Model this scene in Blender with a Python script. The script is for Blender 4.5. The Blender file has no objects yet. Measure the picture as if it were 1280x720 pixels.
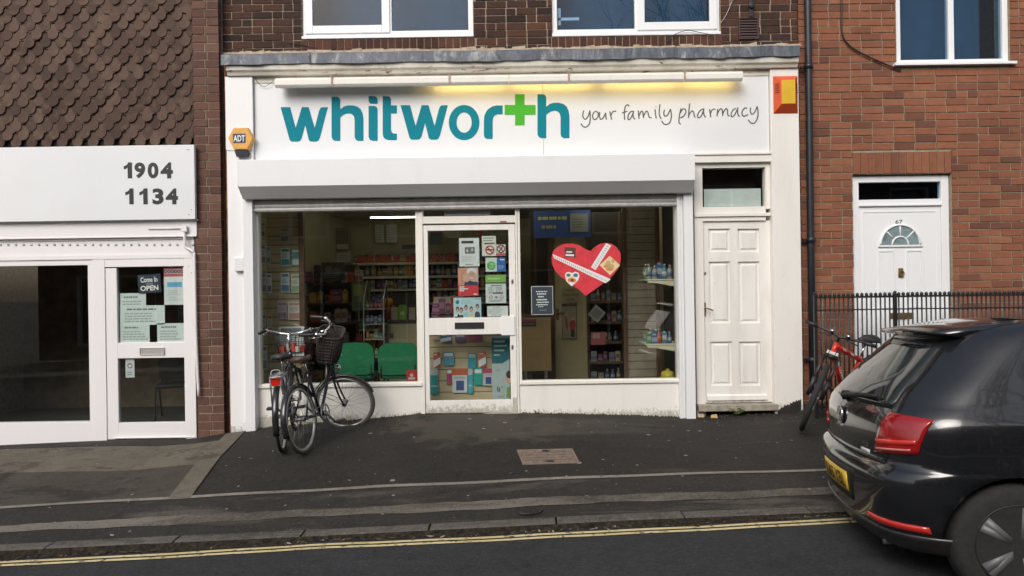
import bpy, bmesh, math, random
from mathutils import Vector, Matrix
R = random.Random(7)
C = bpy.context.scene.collection
PI = math.pi
# ------------------------------------------------------------------ camera model
F, D, CZ, TH = 870.0, 7.5, 1.345, 0.0148
cs, sn = math.cos(TH), math.sin(TH)
def W(px, py, Y):                       # photo pixel -> (X, Z) on the plane at depth Y
    u = (px-640)/F; v = (360-py)/F; d = Y+D
    return (u*cs+v*sn)*d, CZ+(-u*sn+v*cs)*d
def rect(px0, py0, px1, py1, Y):
    pm, qm = (px0+px1)/2, (py0+py1)/2
    return W(px0, qm, Y)[0], W(px1, qm, Y)[0], W(pm, py1, Y)[1], W(pm, py0, Y)[1]
# ------------------------------------------------------------------ mesh builder
ORG = {}
class MB:
    def __init__(s): s.v = []; s.f = []; s.m = []; s.sm = []
    def add(s, vs, fs, m=0, smooth=False):
        o = len(s.v); s.v += [tuple(p) for p in vs]
        for f in fs: s.f.append([i+o for i in f]); s.m.append(m); s.sm.append(smooth)
    def box(s, x0, x1, y0, y1, z0, z1, m=0):
        s.add([(x0,y0,z0),(x1,y0,z0),(x1,y1,z0),(x0,y1,z0),(x0,y0,z1),(x1,y0,z1),(x1,y1,z1),(x0,y1,z1)],
              [(0,3,2,1),(4,5,6,7),(0,1,5,4),(1,2,6,5),(2,3,7,6),(3,0,4,7)], m)
    def quad(s, pts, m=0): s.add(pts, [tuple(range(len(pts)))], m)
    def prism(s, pts, y0, y1, m=0, m2=None):       # pts: (x,z) outline, extruded along y
        n = len(pts)
        vs = [(x,y0,z) for x,z in pts]+[(x,y1,z) for x,z in pts]
        s.add(vs, [tuple(range(n)), tuple(range(2*n-1, n-1, -1))], m)
        s.add(vs, [(i, (i+1)%n, (i+1)%n+n, i+n) for i in range(n)], m if m2 is None else m2)
    def prismx(s, pts, x0, x1, m=0):               # pts: (y,z) outline, extruded along x
        n = len(pts)
        s.add([(x0,y,z) for y,z in pts]+[(x1,y,z) for y,z in pts],
              [tuple(range(n)), tuple(range(2*n-1, n-1, -1))]+[(i,(i+1)%n,(i+1)%n+n,i+n) for i in range(n)], m)
    def tube(s, pts, r, n=8, m=0, closed=False, flat=None):
        pts = [Vector(p) for p in pts]; k = len(pts)
        rs = r if isinstance(r, (list, tuple)) else [r]*k
        t0 = (pts[1]-pts[0]).normalized()
        up = Vector((0,0,1)) if abs(t0.z) < .9 else Vector((1,0,0))
        nrm = (up - t0*up.dot(t0)).normalized()
        rings = []
        for i in range(k):
            a = pts[i-1] if i > 0 else (pts[-1] if closed else pts[0])
            b = pts[i+1] if i < k-1 else (pts[0] if closed else pts[-1])
            t = (b-a).normalized()
            nrm = (nrm - t*nrm.dot(t))
            nrm = nrm.normalized() if nrm.length > 1e-6 else t.orthogonal().normalized()
            bi = t.cross(nrm)
            rings.append([pts[i]+(nrm*math.cos(2*PI*j/n)+bi*math.sin(2*PI*j/n))*rs[i] for j in range(n)])
        vs = [p for g in rings for p in g]
        if flat is not None: vs = [(p[0], flat+(p[1]-flat)*.12, p[2]) for p in vs]
        fs = []
        for i in range(k if closed else k-1):
            i2 = (i+1) % k
            for j in range(n): fs.append((i*n+j, i*n+(j+1)%n, i2*n+(j+1)%n, i2*n+j))
        if not closed: fs += [tuple(range(n-1,-1,-1)), tuple(range((k-1)*n, k*n))]
        s.add(vs, fs, m, True)
    def ring(s, c, rad, r, axis='y', n=40, k=8, m=0, a0=0, a1=2*PI):
        c = Vector(c); closed = abs(a1-a0) > 6.28
        cnt = n if closed else n+1
        pts = []
        for i in range(cnt):
            a = a0+(a1-a0)*i/n
            p = {'y':(math.cos(a),0,math.sin(a)),'x':(0,math.cos(a),math.sin(a)),'z':(math.cos(a),math.sin(a),0)}[axis]
            pts.append(c+Vector(p)*rad)
        s.tube(pts, r, k, m, closed)
    def lathe(s, prof, c=(0,0,0), axis='z', n=16, m=0):
        vs = []
        for r, h in prof:
            for j in range(n):
                a = 2*PI*j/n; p, q = r*math.cos(a), r*math.sin(a)
                vs.append({'z':(c[0]+p,c[1]+q,c[2]+h),'y':(c[0]+p,c[1]+h,c[2]+q),'x':(c[0]+h,c[1]+p,c[2]+q)}[axis])
        fs = []
        for i in range(len(prof)-1):
            for j in range(n): fs.append((i*n+j, i*n+(j+1)%n, (i+1)*n+(j+1)%n, (i+1)*n+j))
        fs += [tuple(range(n)), tuple(range((len(prof)-1)*n, len(prof)*n))]
        s.add(vs, fs, m, True)
    def xf(s, M, start=0):
        for i in range(start, len(s.v)): s.v[i] = tuple(M @ Vector(s.v[i]))
    def text(s, body, x0, x1, z0, z1, Y, m=0, bold=0.0, ext=.0012, shear=0.0, fn=None):
        cu = bpy.data.curves.new('t', 'FONT'); cu.body = body; cu.size = 1; cu.offset = bold; cu.shear = shear
        cu.resolution_u = 4
        o = bpy.data.objects.new('t', cu); C.objects.link(o)
        dg = bpy.context.evaluated_depsgraph_get(); me = bpy.data.meshes.new_from_object(o.evaluated_get(dg))
        vs = [v.co.copy() for v in me.vertices]; fs = [tuple(p.vertices) for p in me.polygons]
        bpy.data.objects.remove(o); bpy.data.curves.remove(cu); bpy.data.meshes.remove(me)
        if not vs: return
        ax, bx = min(v.x for v in vs), max(v.x for v in vs); ay, by = min(v.y for v in vs), max(v.y for v in vs)
        q = []
        for v in vs:
            a = x0+(v.x-ax)/(bx-ax)*(x1-x0); b = z0+(v.y-ay)/(by-ay)*(z1-z0)
            q.append(fn(a, b) if fn else (a, Y, b))
        s.add(q, fs, m)
    def build(s, name, mats, parent=None, bevel=0, recalc=True, seg=2):
        me = bpy.data.meshes.new(name)
        o0 = ORG.get(parent.name, (0,0,0)) if parent else (0,0,0)
        me.from_pydata([(a-o0[0], b-o0[1], c-o0[2]) for a,b,c in s.v], [], s.f)
        for p, mi, sm in zip(me.polygons, s.m, s.sm): p.material_index = mi; p.use_smooth = sm
        if recalc:
            bm = bmesh.new(); bm.from_mesh(me); bmesh.ops.recalc_face_normals(bm, faces=bm.faces); bm.to_mesh(me); bm.free()
        for q in (mats if isinstance(mats, (list, tuple)) else [mats]): me.materials.append(q)
        o = bpy.data.objects.new(name, me); C.objects.link(o)
        if parent: o.parent = parent; ORG[o.name] = o0
        if bevel:
            b = o.modifiers.new('bevel', 'BEVEL'); b.width = bevel; b.segments = seg; b.limit_method = 'ANGLE'; b.angle_limit = .7
        return o
def tag(o, label=None, cat=None, group=None, kind=None):
    if label: o['label'] = label
    if cat: o['category'] = cat
    if group: o['group'] = group
    if kind: o['kind'] = kind
    return o
def thing(name, label, cat, loc=(0,0,0), group=None, local=False):
    o = bpy.data.objects.new(name, None); C.objects.link(o); o.location = loc; o.empty_display_size = .2
    ORG[o.name] = (0,0,0) if local else tuple(loc)
    return tag(o, label, cat, group)
def recenter(o):                                   # put a lone mesh's origin at the middle of its base
    vs = [v.co for v in o.data.vertices]
    c = Vector(((min(v.x for v in vs)+max(v.x for v in vs))/2, (min(v.y for v in vs)+max(v.y for v in vs))/2, min(v.z for v in vs)))
    o.data.transform(Matrix.Translation(-c)); o.location = c
    return o
def dup(root, loc, rot=None, label=None, group=None):
    def cp(o, par):
        c = o.copy(); C.objects.link(c)
        if par: c.parent = par
        for ch in list(o.children): cp(ch, c)
        return c
    r = cp(root, None); r.location = loc
    if rot: r.rotation_euler = rot
    if label: r['label'] = label
    if group: r['group'] = group
    return r
# ------------------------------------------------------------------ materials
class NT:
    def __init__(s, name):
        s.mat = bpy.data.materials.new(name); s.mat.use_nodes = True; s.t = s.mat.node_tree; s.n = s.t.nodes
        s.b = s.n['Principled BSDF']; s.out = s.n['Material Output']
        s.tc = s.n.new('ShaderNodeTexCoord')
    def link(s, a, b): s.t.links.new(a, b)
    def coord(s, scale=(1,1,1), world=False):
        m = s.n.new('ShaderNodeMapping'); m.inputs['Scale'].default_value = scale
        if world:
            g = s.n.new('ShaderNodeNewGeometry'); s.link(g.outputs['Position'], m.inputs['Vector'])
        else: s.link(s.tc.outputs['Object'], m.inputs['Vector'])
        return m.outputs[0]
    def noise(s, scale, detail=4, rough=.6, vec=None, dist=0):
        n = s.n.new('ShaderNodeTexNoise'); n.inputs['Scale'].default_value = scale; n.inputs['Detail'].default_value = detail
        n.inputs['Roughness'].default_value = rough; n.inputs['Distortion'].default_value = dist
        s.link(vec or s.tc.outputs['Object'], n.inputs['Vector']); return n.outputs['Fac']
    def ramp(s, fac, a, b, ca=(0,0,0), cb=(1,1,1)):
        r = s.n.new('ShaderNodeValToRGB'); r.color_ramp.elements[0].position = a; r.color_ramp.elements[1].position = b
        r.color_ramp.elements[0].color = (*ca, 1); r.color_ramp.elements[1].color = (*cb, 1); s.link(fac, r.inputs[0]); return r.outputs[0]
    def mix(s, fac, a, b, mode='MIX'):
        x = s.n.new('ShaderNodeMix'); x.data_type = 'RGBA'; x.blend_type = mode
        for i, v in ((0, fac), (6, a), (7, b)):
            if isinstance(v, (int, float)): x.inputs[i].default_value = v
            elif isinstance(v, tuple): x.inputs[i].default_value = (*v, 1)
            else: s.link(v, x.inputs[i])
        return x.outputs[2]
    def math(s, op, a, b=0.0):
        x = s.n.new('ShaderNodeMath'); x.operation = op
        for i, v in ((0, a), (1, b)):
            if isinstance(v, (int, float)): x.inputs[i].default_value = v
            else: s.link(v, x.inputs[i])
        return x.outputs[0]
    def island(s):
        g = s.n.new('ShaderNodeNewGeometry'); return g.outputs['Random Per Island']
    def sepz(s, world=True, axis='Z'):
        x = s.n.new('ShaderNodeSeparateXYZ')
        g = s.n.new('ShaderNodeNewGeometry'); s.link(g.outputs['Position'], x.inputs[0]); return x.outputs[axis]
    def bump(s, h, strength=.3, dist=.01):
        b = s.n.new('ShaderNodeBump'); b.inputs['Strength'].default_value = strength; b.inputs['Distance'].default_value = dist
        s.link(h, b.inputs['Height']); s.link(b.outputs[0], s.b.inputs['Normal'])
    def base(s, c):
        if isinstance(c, tuple): s.b.inputs['Base Color'].default_value = (*c, 1)
        else: s.link(c, s.b.inputs['Base Color'])
    def set(s, rough=.6, metal=0, spec=.5, coat=0):
        s.b.inputs['Roughness'].default_value = rough; s.b.inputs['Metallic'].default_value = metal
        s.b.inputs['Specular IOR Level'].default_value = spec; s.b.inputs['Coat Weight'].default_value = coat
def mat(name, col, rough=.6, metal=0, var=.12, vs=6, bump=0, bs=80, spec=.5, coat=0):
    t = NT(name); t.set(rough, metal, spec, coat)
    n = t.noise(vs, 5)
    lo = tuple(c*(1-var) for c in col); hi = tuple(min(1, c*(1+var)) for c in col)
    t.base(t.mix(t.ramp(n, .3, .7), lo, hi))
    if bump: t.bump(t.noise(bs, 3), bump, .004)
    return t.mat
def paint(name, col, dirt=(.35,.30,.22), amt=.5, rough=.45, th=.62, flake=False, base_z=None):
    t = NT(name); t.set(rough)
    n = t.noise(3, 6, .65, t.coord((1.6,1.6,.35), True))
    c = t.mix(t.math('MULTIPLY', t.ramp(n, th-.14, th+.12), amt*.6), col, dirt)
    n2 = t.noise(38, 4, .7, t.coord((1,1,.6), True))
    c = t.mix(t.math('MULTIPLY', t.ramp(n2, .66, .70), amt), c, tuple(x*.6 for x in dirt))
    if base_z is not None:                      # splashed mud and algae: hard-edged speckle that thins out upward
        z = t.sepz(); k = t.math('MULTIPLY', t.math('SUBTRACT', z, base_z), 2.6)
        n3 = t.math('SUBTRACT', t.noise(26, 6, .75, t.coord((1,1,.7), True)), k)
        c = t.mix(t.math('MULTIPLY', t.ramp(n3, .44, .62), .6), c, (.20,.17,.09))
    if flake:
        n4 = t.noise(9, 7, .75, t.coord((.5,1,2.2), True), 1.0)
        c = t.mix(t.ramp(n4, .60, .615), c, (.10,.065,.04))
    t.base(c); t.bump(t.noise(55, 3, .6, t.coord((1,1,1), True)), .06, .004)
    return t.mat
CM = {}
def cm(col, rough=.55):
    k = (tuple(round(x,3) for x in col), rough)
    if k not in CM: CM[k] = mat('print_ink_%d' % len(CM), col, rough, var=.06, vs=30)
    return CM[k]
def brick_mat(name, cols, rough=.85):
    t = NT(name); t.set(rough, spec=.25)
    i = t.island(); r = t.n.new('ShaderNodeValToRGB'); r.color_ramp.interpolation = 'LINEAR'
    els = r.color_ramp.elements
    while len(els) < len(cols): els.new(.5)
    for k, c in enumerate(cols): els[k].position = k/(len(cols)-1); els[k].color = (*c, 1)
    t.link(i, r.inputs[0])
    n = t.noise(14, 6, .7, t.coord((1,1,1), True)); n2 = t.noise(90, 3, .7, t.coord((1,1,1), True))
    c = t.mix(t.math('MULTIPLY', t.ramp(n, .35, .75), .45), r.outputs[0], tuple(x*.45 for x in cols[0]))
    c = t.mix(t.math('MULTIPLY', t.ramp(n2, .5, .8), .35), c, tuple(min(1, x*1.5) for x in cols[-1]))
    n3 = t.noise(.9, 6, .65, t.coord((1,1,.55), True), .4); c = t.mix(t.math('MULTIPLY', t.ramp(n3, .48, .72), .35), c, tuple(x*.5 for x in cols[0]))
    t.base(c); t.bump(n2, .5, .006); return t.mat
M = {}
M['white'] = paint('white_gloss_paint', (.80,.80,.78), amt=.16, th=.70)
M['cream'] = paint('off_white_paint', (.79,.765,.70), amt=.28, th=.66)
M['riser'] = paint('painted_stall_riser', (.80,.78,.73), amt=.22, base_z=.0)
M['doorw'] = paint('weathered_white_paint', (.80,.78,.74), amt=.40, th=.58, base_z=.07)
M['pil'] = paint('white_pilaster_paint', (.80,.775,.73), amt=.25, th=.62, base_z=.05)
M['pill'] = paint('cool_white_pilaster_paint', (.80,.80,.80), amt=.15, th=.66, base_z=-.10)
M['flaky'] = paint('flaking_cornice_paint', (.62,.59,.52), amt=.7, th=.55, flake=True)
M['flaky2'] = paint('peeling_fascia_paint', (.76,.72,.62), amt=.45, th=.60, flake=True)
M['signw'] = mat('white_sign_panel', (.74,.755,.77), .28, var=.02, vs=2, spec=.5)
M['alu'] = paint('white_powder_coat', (.78,.79,.80), amt=.16, th=.66, rough=.35)
M['slat'] = mat('grey_aluminium_slat', (.48,.47,.45), .5, .1, var=.18, vs=14)
M['upvc'] = paint('white_upvc', (.82,.83,.84), amt=.06, th=.74, rough=.3)
M['upvcw'] = paint('aged_white_upvc', (.78,.76,.76), amt=.16, th=.68, rough=.4)
M['lead'] = None
t = NT('grey_lead_sheet'); t.set(.55, .25)
n = t.noise(6, 6, .7, t.coord((2.5,1,1), True)); n2 = t.noise(7, 7, .75, t.coord((1,1,.5), True), .6)
c = t.mix(t.ramp(n, .3, .7), (.055,.065,.085), (.16,.175,.20)); c = t.mix(t.math('MULTIPLY', t.ramp(n2, .53, .66), .6), c, (.48,.48,.47))
t.base(c); t.bump(n, .4, .02); M['lead'] = t.mat
M['dbrick'] = brick_mat('dark_brown_brick', [(.030,.019,.017),(.060,.032,.024),(.090,.043,.029),(.046,.025,.020),(.13,.055,.032),(.036,.024,.023),(.07,.036,.025)])
M['pbrick'] = brick_mat('red_brown_pier_brick', [(.125,.064,.048),(.155,.082,.061),(.10,.053,.043),(.185,.104,.077),(.14,.070,.052)])
M['obrick'] = brick_mat('orange_red_brick', [(.275,.102,.055),(.325,.130,.071),(.25,.097,.054),(.335,.148,.083),(.29,.112,.061),(.135,.062,.043),(.31,.125,.069),(.21,.087,.053)])
M['mortar'] = mat('sandy_mortar', (.38,.31,.235), .95, var=.3, vs=20, bump=.4, spec=.1)
M['mortarg'] = mat('grey_mortar', (.32,.265,.20), .95, var=.25, vs=20, bump=.4, spec=.1)
t = NT('clay_hanging_tile'); t.set(.85, spec=.25)
i = t.island(); n = t.noise(9, 6, .7, t.coord((1,1,1), True))
c = t.mix(i, (.058,.036,.029), (.112,.072,.056)); c = t.mix(t.math('MULTIPLY', t.ramp(n, .50, .68), .5), c, (.175,.12,.075))
n2 = t.noise(60, 4, .7, t.coord((1,1,1), True)); c = t.mix(t.math('MULTIPLY', t.ramp(n2, .55, .7), .3), c, (.035,.026,.024))
t.base(c); t.bump(n2, .4, .005); M['tile'] = t.mat
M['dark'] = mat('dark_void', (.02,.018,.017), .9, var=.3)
M['rust'] = mat('rusty_timber_edge', (.16,.06,.025), .9, var=.5, vs=30, bump=.5)
M['black'] = mat('black_plastic', (.018,.018,.02), .45, var=.2)
M['blackp'] = mat('black_painted_iron', (.016,.016,.018), .4, var=.3, vs=30, bump=.3)
M['pipe'] = mat('blue_black_downpipe', (.020,.023,.030), .4, var=.25, vs=10)
M['chrome'] = mat('chrome', (.75,.75,.75), .18, 1, var=.05)
M['steel'] = mat('dull_steel', (.35,.35,.35), .4, .9, var=.15)
M['brass'] = mat('tarnished_brass', (.25,.17,.07), .45, .7, var=.3, vs=40)
M['teal'] = mat('teal_vinyl', (.002,.205,.27), .6, var=.03, spec=.15)
M['green'] = mat('green_vinyl', (.07,.42,.03), .6, var=.03, spec=.15)
M['ink'] = mat('grey_ink', (.10,.10,.10), .5, var=.05)
M['adt'] = mat('amber_plastic', (.70,.36,.07), .45, var=.06)
M['orange'] = mat('orange_red_plastic', (.60,.085,.022), .45, var=.08)
M['yell'] = mat('yellow_label', (.70,.43,.02), .5, var=.1)
M['navy'] = mat('navy_ink', (.03,.035,.09), .5)
def glass(name, k=1.0, tint=(.92,.94,.93), spec_rough=.0):
    t = NT(name); t.n.remove(t.b)
    tr = t.n.new('ShaderNodeBsdfTransparent'); tr.inputs[0].default_value = (*tint, 1)
    gl = t.n.new('ShaderNodeBsdfGlossy'); gl.inputs['Roughness'].default_value = spec_rough
    fr = t.n.new('ShaderNodeFresnel'); fr.inputs['IOR'].default_value = 1.5
    g = t.n.new('ShaderNodeNewGeometry')
    f = t.math('MULTIPLY', t.math('MULTIPLY', fr.outputs[0], k), t.math('SUBTRACT', 1.0, g.outputs['Backfacing']))
    b = t.n.new('ShaderNodeBump'); b.inputs['Strength'].default_value = .05; b.inputs['Distance'].default_value = .02
    t.link(t.noise(.45, 1, .5, t.coord((1,1,1), True)), b.inputs['Height']); t.link(b.outputs[0], gl.inputs['Normal'])
    ms = t.n.new('ShaderNodeMixShader'); t.link(f, ms.inputs[0]); t.link(tr.outputs[0], ms.inputs[1]); t.link(gl.outputs[0], ms.inputs[2])
    t.link(ms.outputs[0], t.out.inputs[0]); return t.mat
M['glass'] = glass('shop_glass', 2.0)
M['glassu'] = glass('upstairs_glass', 1.15, (.70,.82,.90))
# ground materials
def asphalt(name, base, lo, hi, patch=None, gum=True, pscale=.8, pamt=.6, pth=.56, stain=None, grain=.6, worn=None):
    t = NT(name); t.set(.85, spec=.3)
    w = t.coord((1,1,1), True)
    n = t.noise(1.1, 6, .7, w); n3 = t.noise(7, 6, .75, w); n5 = t.noise(34, 3, .8, w); n2 = t.noise(85, 2, .8, w)
    c = t.mix(t.ramp(n, .3, .7), lo, hi)
    c = t.mix(t.math('MULTIPLY', t.ramp(n3, .48, .70), .55), c, tuple(x*.45 for x in lo))
    if patch:
        n4 = t.noise(pscale, 7, .68, t.coord((.45,1.7,1), True), .5); c = t.mix(t.math('MULTIPLY', t.ramp(n4, pth, pth+.09), pamt), c, patch)
    if stain:
        n6 = t.noise(1.9, 7, .72, t.coord((.8,1.3,1), True), .4); c = t.mix(t.math('MULTIPLY', t.ramp(n6, .53, .58), .8), c, stain)
    c = t.mix(t.math('MULTIPLY', t.ramp(n5, .55, .72), grain), c, tuple(min(1,x*2.1) for x in base))
    c = t.mix(t.math('MULTIPLY', t.ramp(n5, .30, .45, (1,1,1), (0,0,0)), grain), c, tuple(x*.35 for x in lo))
    c = t.mix(t.math('MULTIPLY', t.ramp(n2, .60, .72), grain*.9), c, tuple(min(1,x*3.2) for x in base))
    if worn:
        g_ = t.n.new('ShaderNodeNewGeometry'); sx_ = t.n.new('ShaderNodeSeparateXYZ'); t.link(g_.outputs['Position'], sx_.inputs[0])
        ex = t.math('POWER', t.math('DIVIDE', t.math('SUBTRACT', sx_.outputs[0], worn[0]), worn[2]), 2.0); ey = t.math('POWER', t.math('DIVIDE', t.math('SUBTRACT', sx_.outputs[1], worn[1]), worn[3]), 2.0)
        rr = t.math('ADD', t.math('ADD', ex, ey), t.math('MULTIPLY', t.math('SUBTRACT', t.noise(2.6, 6, .7, w, .5), .5), 4.5))
        c = t.mix(t.math('MULTIPLY', t.ramp(rr, .35, 1.1, (1,1,1), (0,0,0)), .6), c, (.085,.073,.056))
    if gum:
        for sc_, th in ((4.6,.35),(9.0,.62)):
            v = t.n.new('ShaderNodeTexVoronoi'); v.inputs['Scale'].default_value = sc_; t.link(w, v.inputs['Vector'])
            r2 = t.n.new('ShaderNodeSeparateColor'); t.link(v.outputs['Color'], r2.inputs[0])
            k = t.math('MULTIPLY', t.math('LESS_THAN', v.outputs['Distance'], t.math('MULTIPLY', r2.outputs[1], .11)), t.math('GREATER_THAN', r2.outputs[0], th))
            c = t.mix(t.math('MULTIPLY', k, .85), c, (.30,.29,.26))
    t.base(c); t.bump(t.math('ADD', n5, n2), .7, .012); return t.mat
M['fore'] = asphalt('forecourt_asphalt', (.032,.029,.025), (.017,.0155,.013), (.030,.027,.023), (.085,.074,.058), True, .55, .6, .56, worn=(-.35,-.55,1.0,.75))
M['foot'] = asphalt('footway_asphalt', (.038,.035,.032), (.023,.021,.019), (.037,.034,.030), (.115,.102,.086), True, .9, .75, .55)
M['trench'] = asphalt('gravelly_reinstatement', (.10,.088,.072), (.065,.056,.045), (.15,.132,.108), (.21,.188,.155), False, .7, .8, .5, grain=.8)
M['road'] = asphalt('road_asphalt', (.038,.040,.043), (.028,.029,.030), (.041,.042,.044), (.07,.07,.072), False, .5, .5, .56, grain=.55)
M['conc'] = asphalt('worn_concrete', (.12,.105,.082), (.11,.094,.070), (.175,.152,.118), None, True, stain=(.055,.047,.038), grain=.35)
M['edgec'] = asphalt('pale_concrete_edging', (.16,.145,.12), (.20,.18,.15), (.30,.27,.225), (.11,.10,.083), False, 2.5, .7, .58, grain=.4)
M['brownt'] = asphalt('brown_tarmac', (.052,.046,.038), (.046,.040,.032), (.085,.073,.058), None, True, stain=(.022,.020,.017), grain=.4)
M['kerb'] = asphalt('concrete_kerb', (.12,.11,.096), (.085,.077,.066), (.15,.136,.115), (.045,.040,.035), False, 3.2, .75, .54, grain=.55)
M['yline'] = None
t = NT('worn_yellow_line'); t.set(.8)
n = t.noise(18, 6, .75, t.coord((1,1,1), True)); n2 = t.noise(3, 4, .6, t.coord((1,1,1), True))
c = t.mix(t.ramp(n2, .3, .7), (.60,.48,.22), (.74,.63,.36)); c = t.mix(t.ramp(n, .55, .62), c, (.06,.055,.05)); t.base(c); M['yline'] = t.mat
# ------------------------------------------------------------------ ground profile
def table(pts, Y): return sorted(W(px, py, Y) for px, py in pts)
T0 = table([(-400,569),(-100,561),(160,549),(242,548),(283,541),(300,538),(330,535),(420,527),(500,520),(525,517),(645,516),(750,518),(855,521.5),(930,518),(1003,514),(1120,509),(1280,502),(1600,488)], 0)
TE = table([(-400,652),(-100,640),(160,627),(240,623),(470,609),(640,602),(800,596),(1030,588),(1280,578),(1600,565)], -2.1)
TK = table([(-400,698),(-100,686),(160,673),(400,662),(640,650),(800,642),(1030,633),(1280,622),(1600,608)], -2.80)
TR = table([(-400,715),(-100,702),(160,689),(400,675),(640,664),(857,653),(1030,644),(1280,633),(1600,619)], -2.925)
def lin(T, x):
    if x <= T[0][0]: a, b = T[0], T[1]
    elif x >= T[-1][0]: a, b = T[-2], T[-1]
    else:
        for a, b in zip(T, T[1:]):
            if a[0] <= x <= b[0]: break
    return a[1]+(b[1]-a[1])*(x-a[0])/(b[0]-a[0])
def gz(X, Y):
    z0, ze, zk = lin(T0, X), lin(TE, X), lin(TK, X)
    rows = [(0.0, z0), (-1.2, z0+.3*(ze-z0)), (-2.1, ze), (-2.80, zk), (-2.92, zk-.004)]
    if Y >= 0: return z0
    if Y < -2.92:
        zr = lin(TR, X); c = min(-2.925-Y, 3.0)*.012
        return zr + c - max(0, -5.925-Y)*.012 if Y > -9 else zr
    for (ya, za), (yb, zb) in zip(rows, rows[1:]):
        if yb <= Y <= ya: return za+(zb-za)*(Y-ya)/(yb-ya)
def G(px, py):
    d = 7.5
    while d > 2.5:
        X, Z = W(px, py, d-D)
        if Z <= gz(X, d-D)+1e-4 and Z > -3:
            d2 = d
        else:
            break
        d -= .005
    Y = d-D
    X, Z = W(px, py, Y); return Vector((X, Y, gz(X, Y)))
def strip(name, ya, yb, m, x0=-9.5, x1=10, dx=.1, ny=10, lift=0, kind='structure', fa=None, jit=0):
    b = MB(); xs = [x0+i*dx for i in range(int((x1-x0)/dx)+1)]
    vs = []
    for x in xs:
        a, c = (ya, yb) if fa is None else fa(x)
        for j in range(ny+1):
            y = a+(c-a)*j/ny; vs.append((x, y, gz(x, y)+lift))
    fs = []
    for i in range(len(xs)-1):
        for j in range(ny): fs.append((i*(ny+1)+j, (i+1)*(ny+1)+j, (i+1)*(ny+1)+j+1, i*(ny+1)+j+1))
    b.add(vs, fs, 0, True)
    o = b.build(name, m, recalc=False)
    bm = bmesh.new(); bm.from_mesh(o.data)
    for f in bm.faces:
        if f.normal.z < 0: f.normal_flip()
    bm.to_mesh(o.data); bm.free()
    return tag(o, kind=kind)
b = MB(); b.quad([(-250,-250,-1.2),(250,-250,-1.2),(250,250,-1.2),(-250,250,-1.2)]); tag(b.build('ground', M['brownt']), kind='structure')
strip('forecourt', .06, -2.08, M['fore'], ny=24)
strip('footway', -2.10, -2.80, M['foot'], ny=10)
def edge_fn(x):
    w = .012*math.sin(x*1.7)+.006*math.sin(x*5.1); return (-2.065+w, -2.115+w)
strip('edging_strip', 0, 0, M['edgec'], ny=1, lift=.006, fa=edge_fn)
def tr_fn(x):
    w = .012*math.sin(x*2.3+1)+.008*math.sin(x*7)+.006*math.sin(x*23); v = .012*math.sin(x*3.1)+.008*math.sin(x*11)
    return (-2.46+w, -2.60+v)
strip('trench_patch', 0, 0, M['trench'], ny=2, lift=.004, fa=tr_fn, dx=.05)
strip('road', -2.9255, -9.0, M['road'], x0=-30, x1=30, dx=.2, ny=24)
strip('far_footway', -8.9, -12.0, M['foot'], x0=-30, x1=30, dx=1, ny=2, lift=.11)
def yl(c):
    def f(x):
        w = .004*math.sin(x*3.7)+.003*math.sin(x*9.1); return (c+w, c-.034+w)
    return f
strip('yellow_line', 0, 0, M['yline'], x0=-9.5, x1=10, ny=1, lift=.004, fa=yl(-3.012))
strip('yellow_line', 0, 0, M['yline'], x0=-9.5, x1=10, ny=1, lift=.004, fa=yl(-3.070))
# dirt gathered in the gutter
def gut(x):
    w = .02*math.sin(x*4.1)+.014*math.sin(x*9.7+1)+.01*math.sin(x*21); return (-2.92, -2.975+w)
t = NT('gutter_dirt'); t.set(.95, spec=.1); n = t.noise(30, 6, .75, t.coord((1,1,1), True)); t.base(t.mix(t.ramp(n, .4, .65), (.016,.014,.011), (.06,.05,.035))); t.bump(n, .8, .02)
strip('gutter_dirt', 0, 0, t.mat, ny=1, lift=.003, fa=gut, dx=.04)
# kerb stones: one stretch of setting
b = MB(); x = -9.6; kl = .845; xk = W(537, 660, -2.86)[0]; x = xk - 12*kl
while x < 10:
    x0, x1 = x+.006, x+kl-.006
    pr = lambda X, dz=0: [(-2.80, -1.0), (-2.80, gz(X,-2.80)+.006+dz), (-2.905, gz(X,-2.80)+.004+dz), (-2.925, gz(X,-2.80)-.012+dz), (-2.93, -1.0)]
    dz = R.uniform(-.003,.004)
    p0, p1 = pr(x0, dz), pr(x1, dz); n = 5
    b.add([(x0,y,z) for y,z in p0]+[(x1,y,z) for y,z in p1], [tuple(range(n)), tuple(range(2*n-1,n-1,-1))]+[(i,(i+1)%n,(i+1)%n+n,i+n) for i in range(n)])
    x += kl
tag(b.build('kerb', M['kerb'], bevel=.006), kind='structure')
# sheets in front of the left shop
def ground_poly(name, pix, m, lift, sub=8):
    b = MB(); A, B_, C_, D_ = [G(*p) for p in pix]           # A-B far edge, D-C near edge
    n = sub; vs = []
    for j in range(n+1):
        for i in range(n+1):
            p = (A.lerp(B_, i/n)).lerp(D_.lerp(C_, i/n), j/n); vs.append((p.x, p.y, gz(p.x, p.y)+lift))
    b.add(vs, [(j*(n+1)+i, j*(n+1)+i+1, (j+1)*(n+1)+i+1, (j+1)*(n+1)+i) for j in range(n) for i in range(n)], 0, True)
    o = b.build(name, m, recalc=False)
    for p in o.data.polygons:
        if p.normal.z < 0: o.data.flip_normals(); break
    return tag(o, kind='structure')
ground_poly('concrete_apron', [(-330,568),(290,549),(262,580),(-330,600)], M['conc'], .006, 14)
ground_poly('tarmac_patch', [(-330,600),(262,580),(213,623),(-330,648)], M['brownt'], .005, 14)
ground_poly('concrete_strip', [(283,543),(306,540),(238,623),(210,624)], M['conc'], .010, 10)
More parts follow.
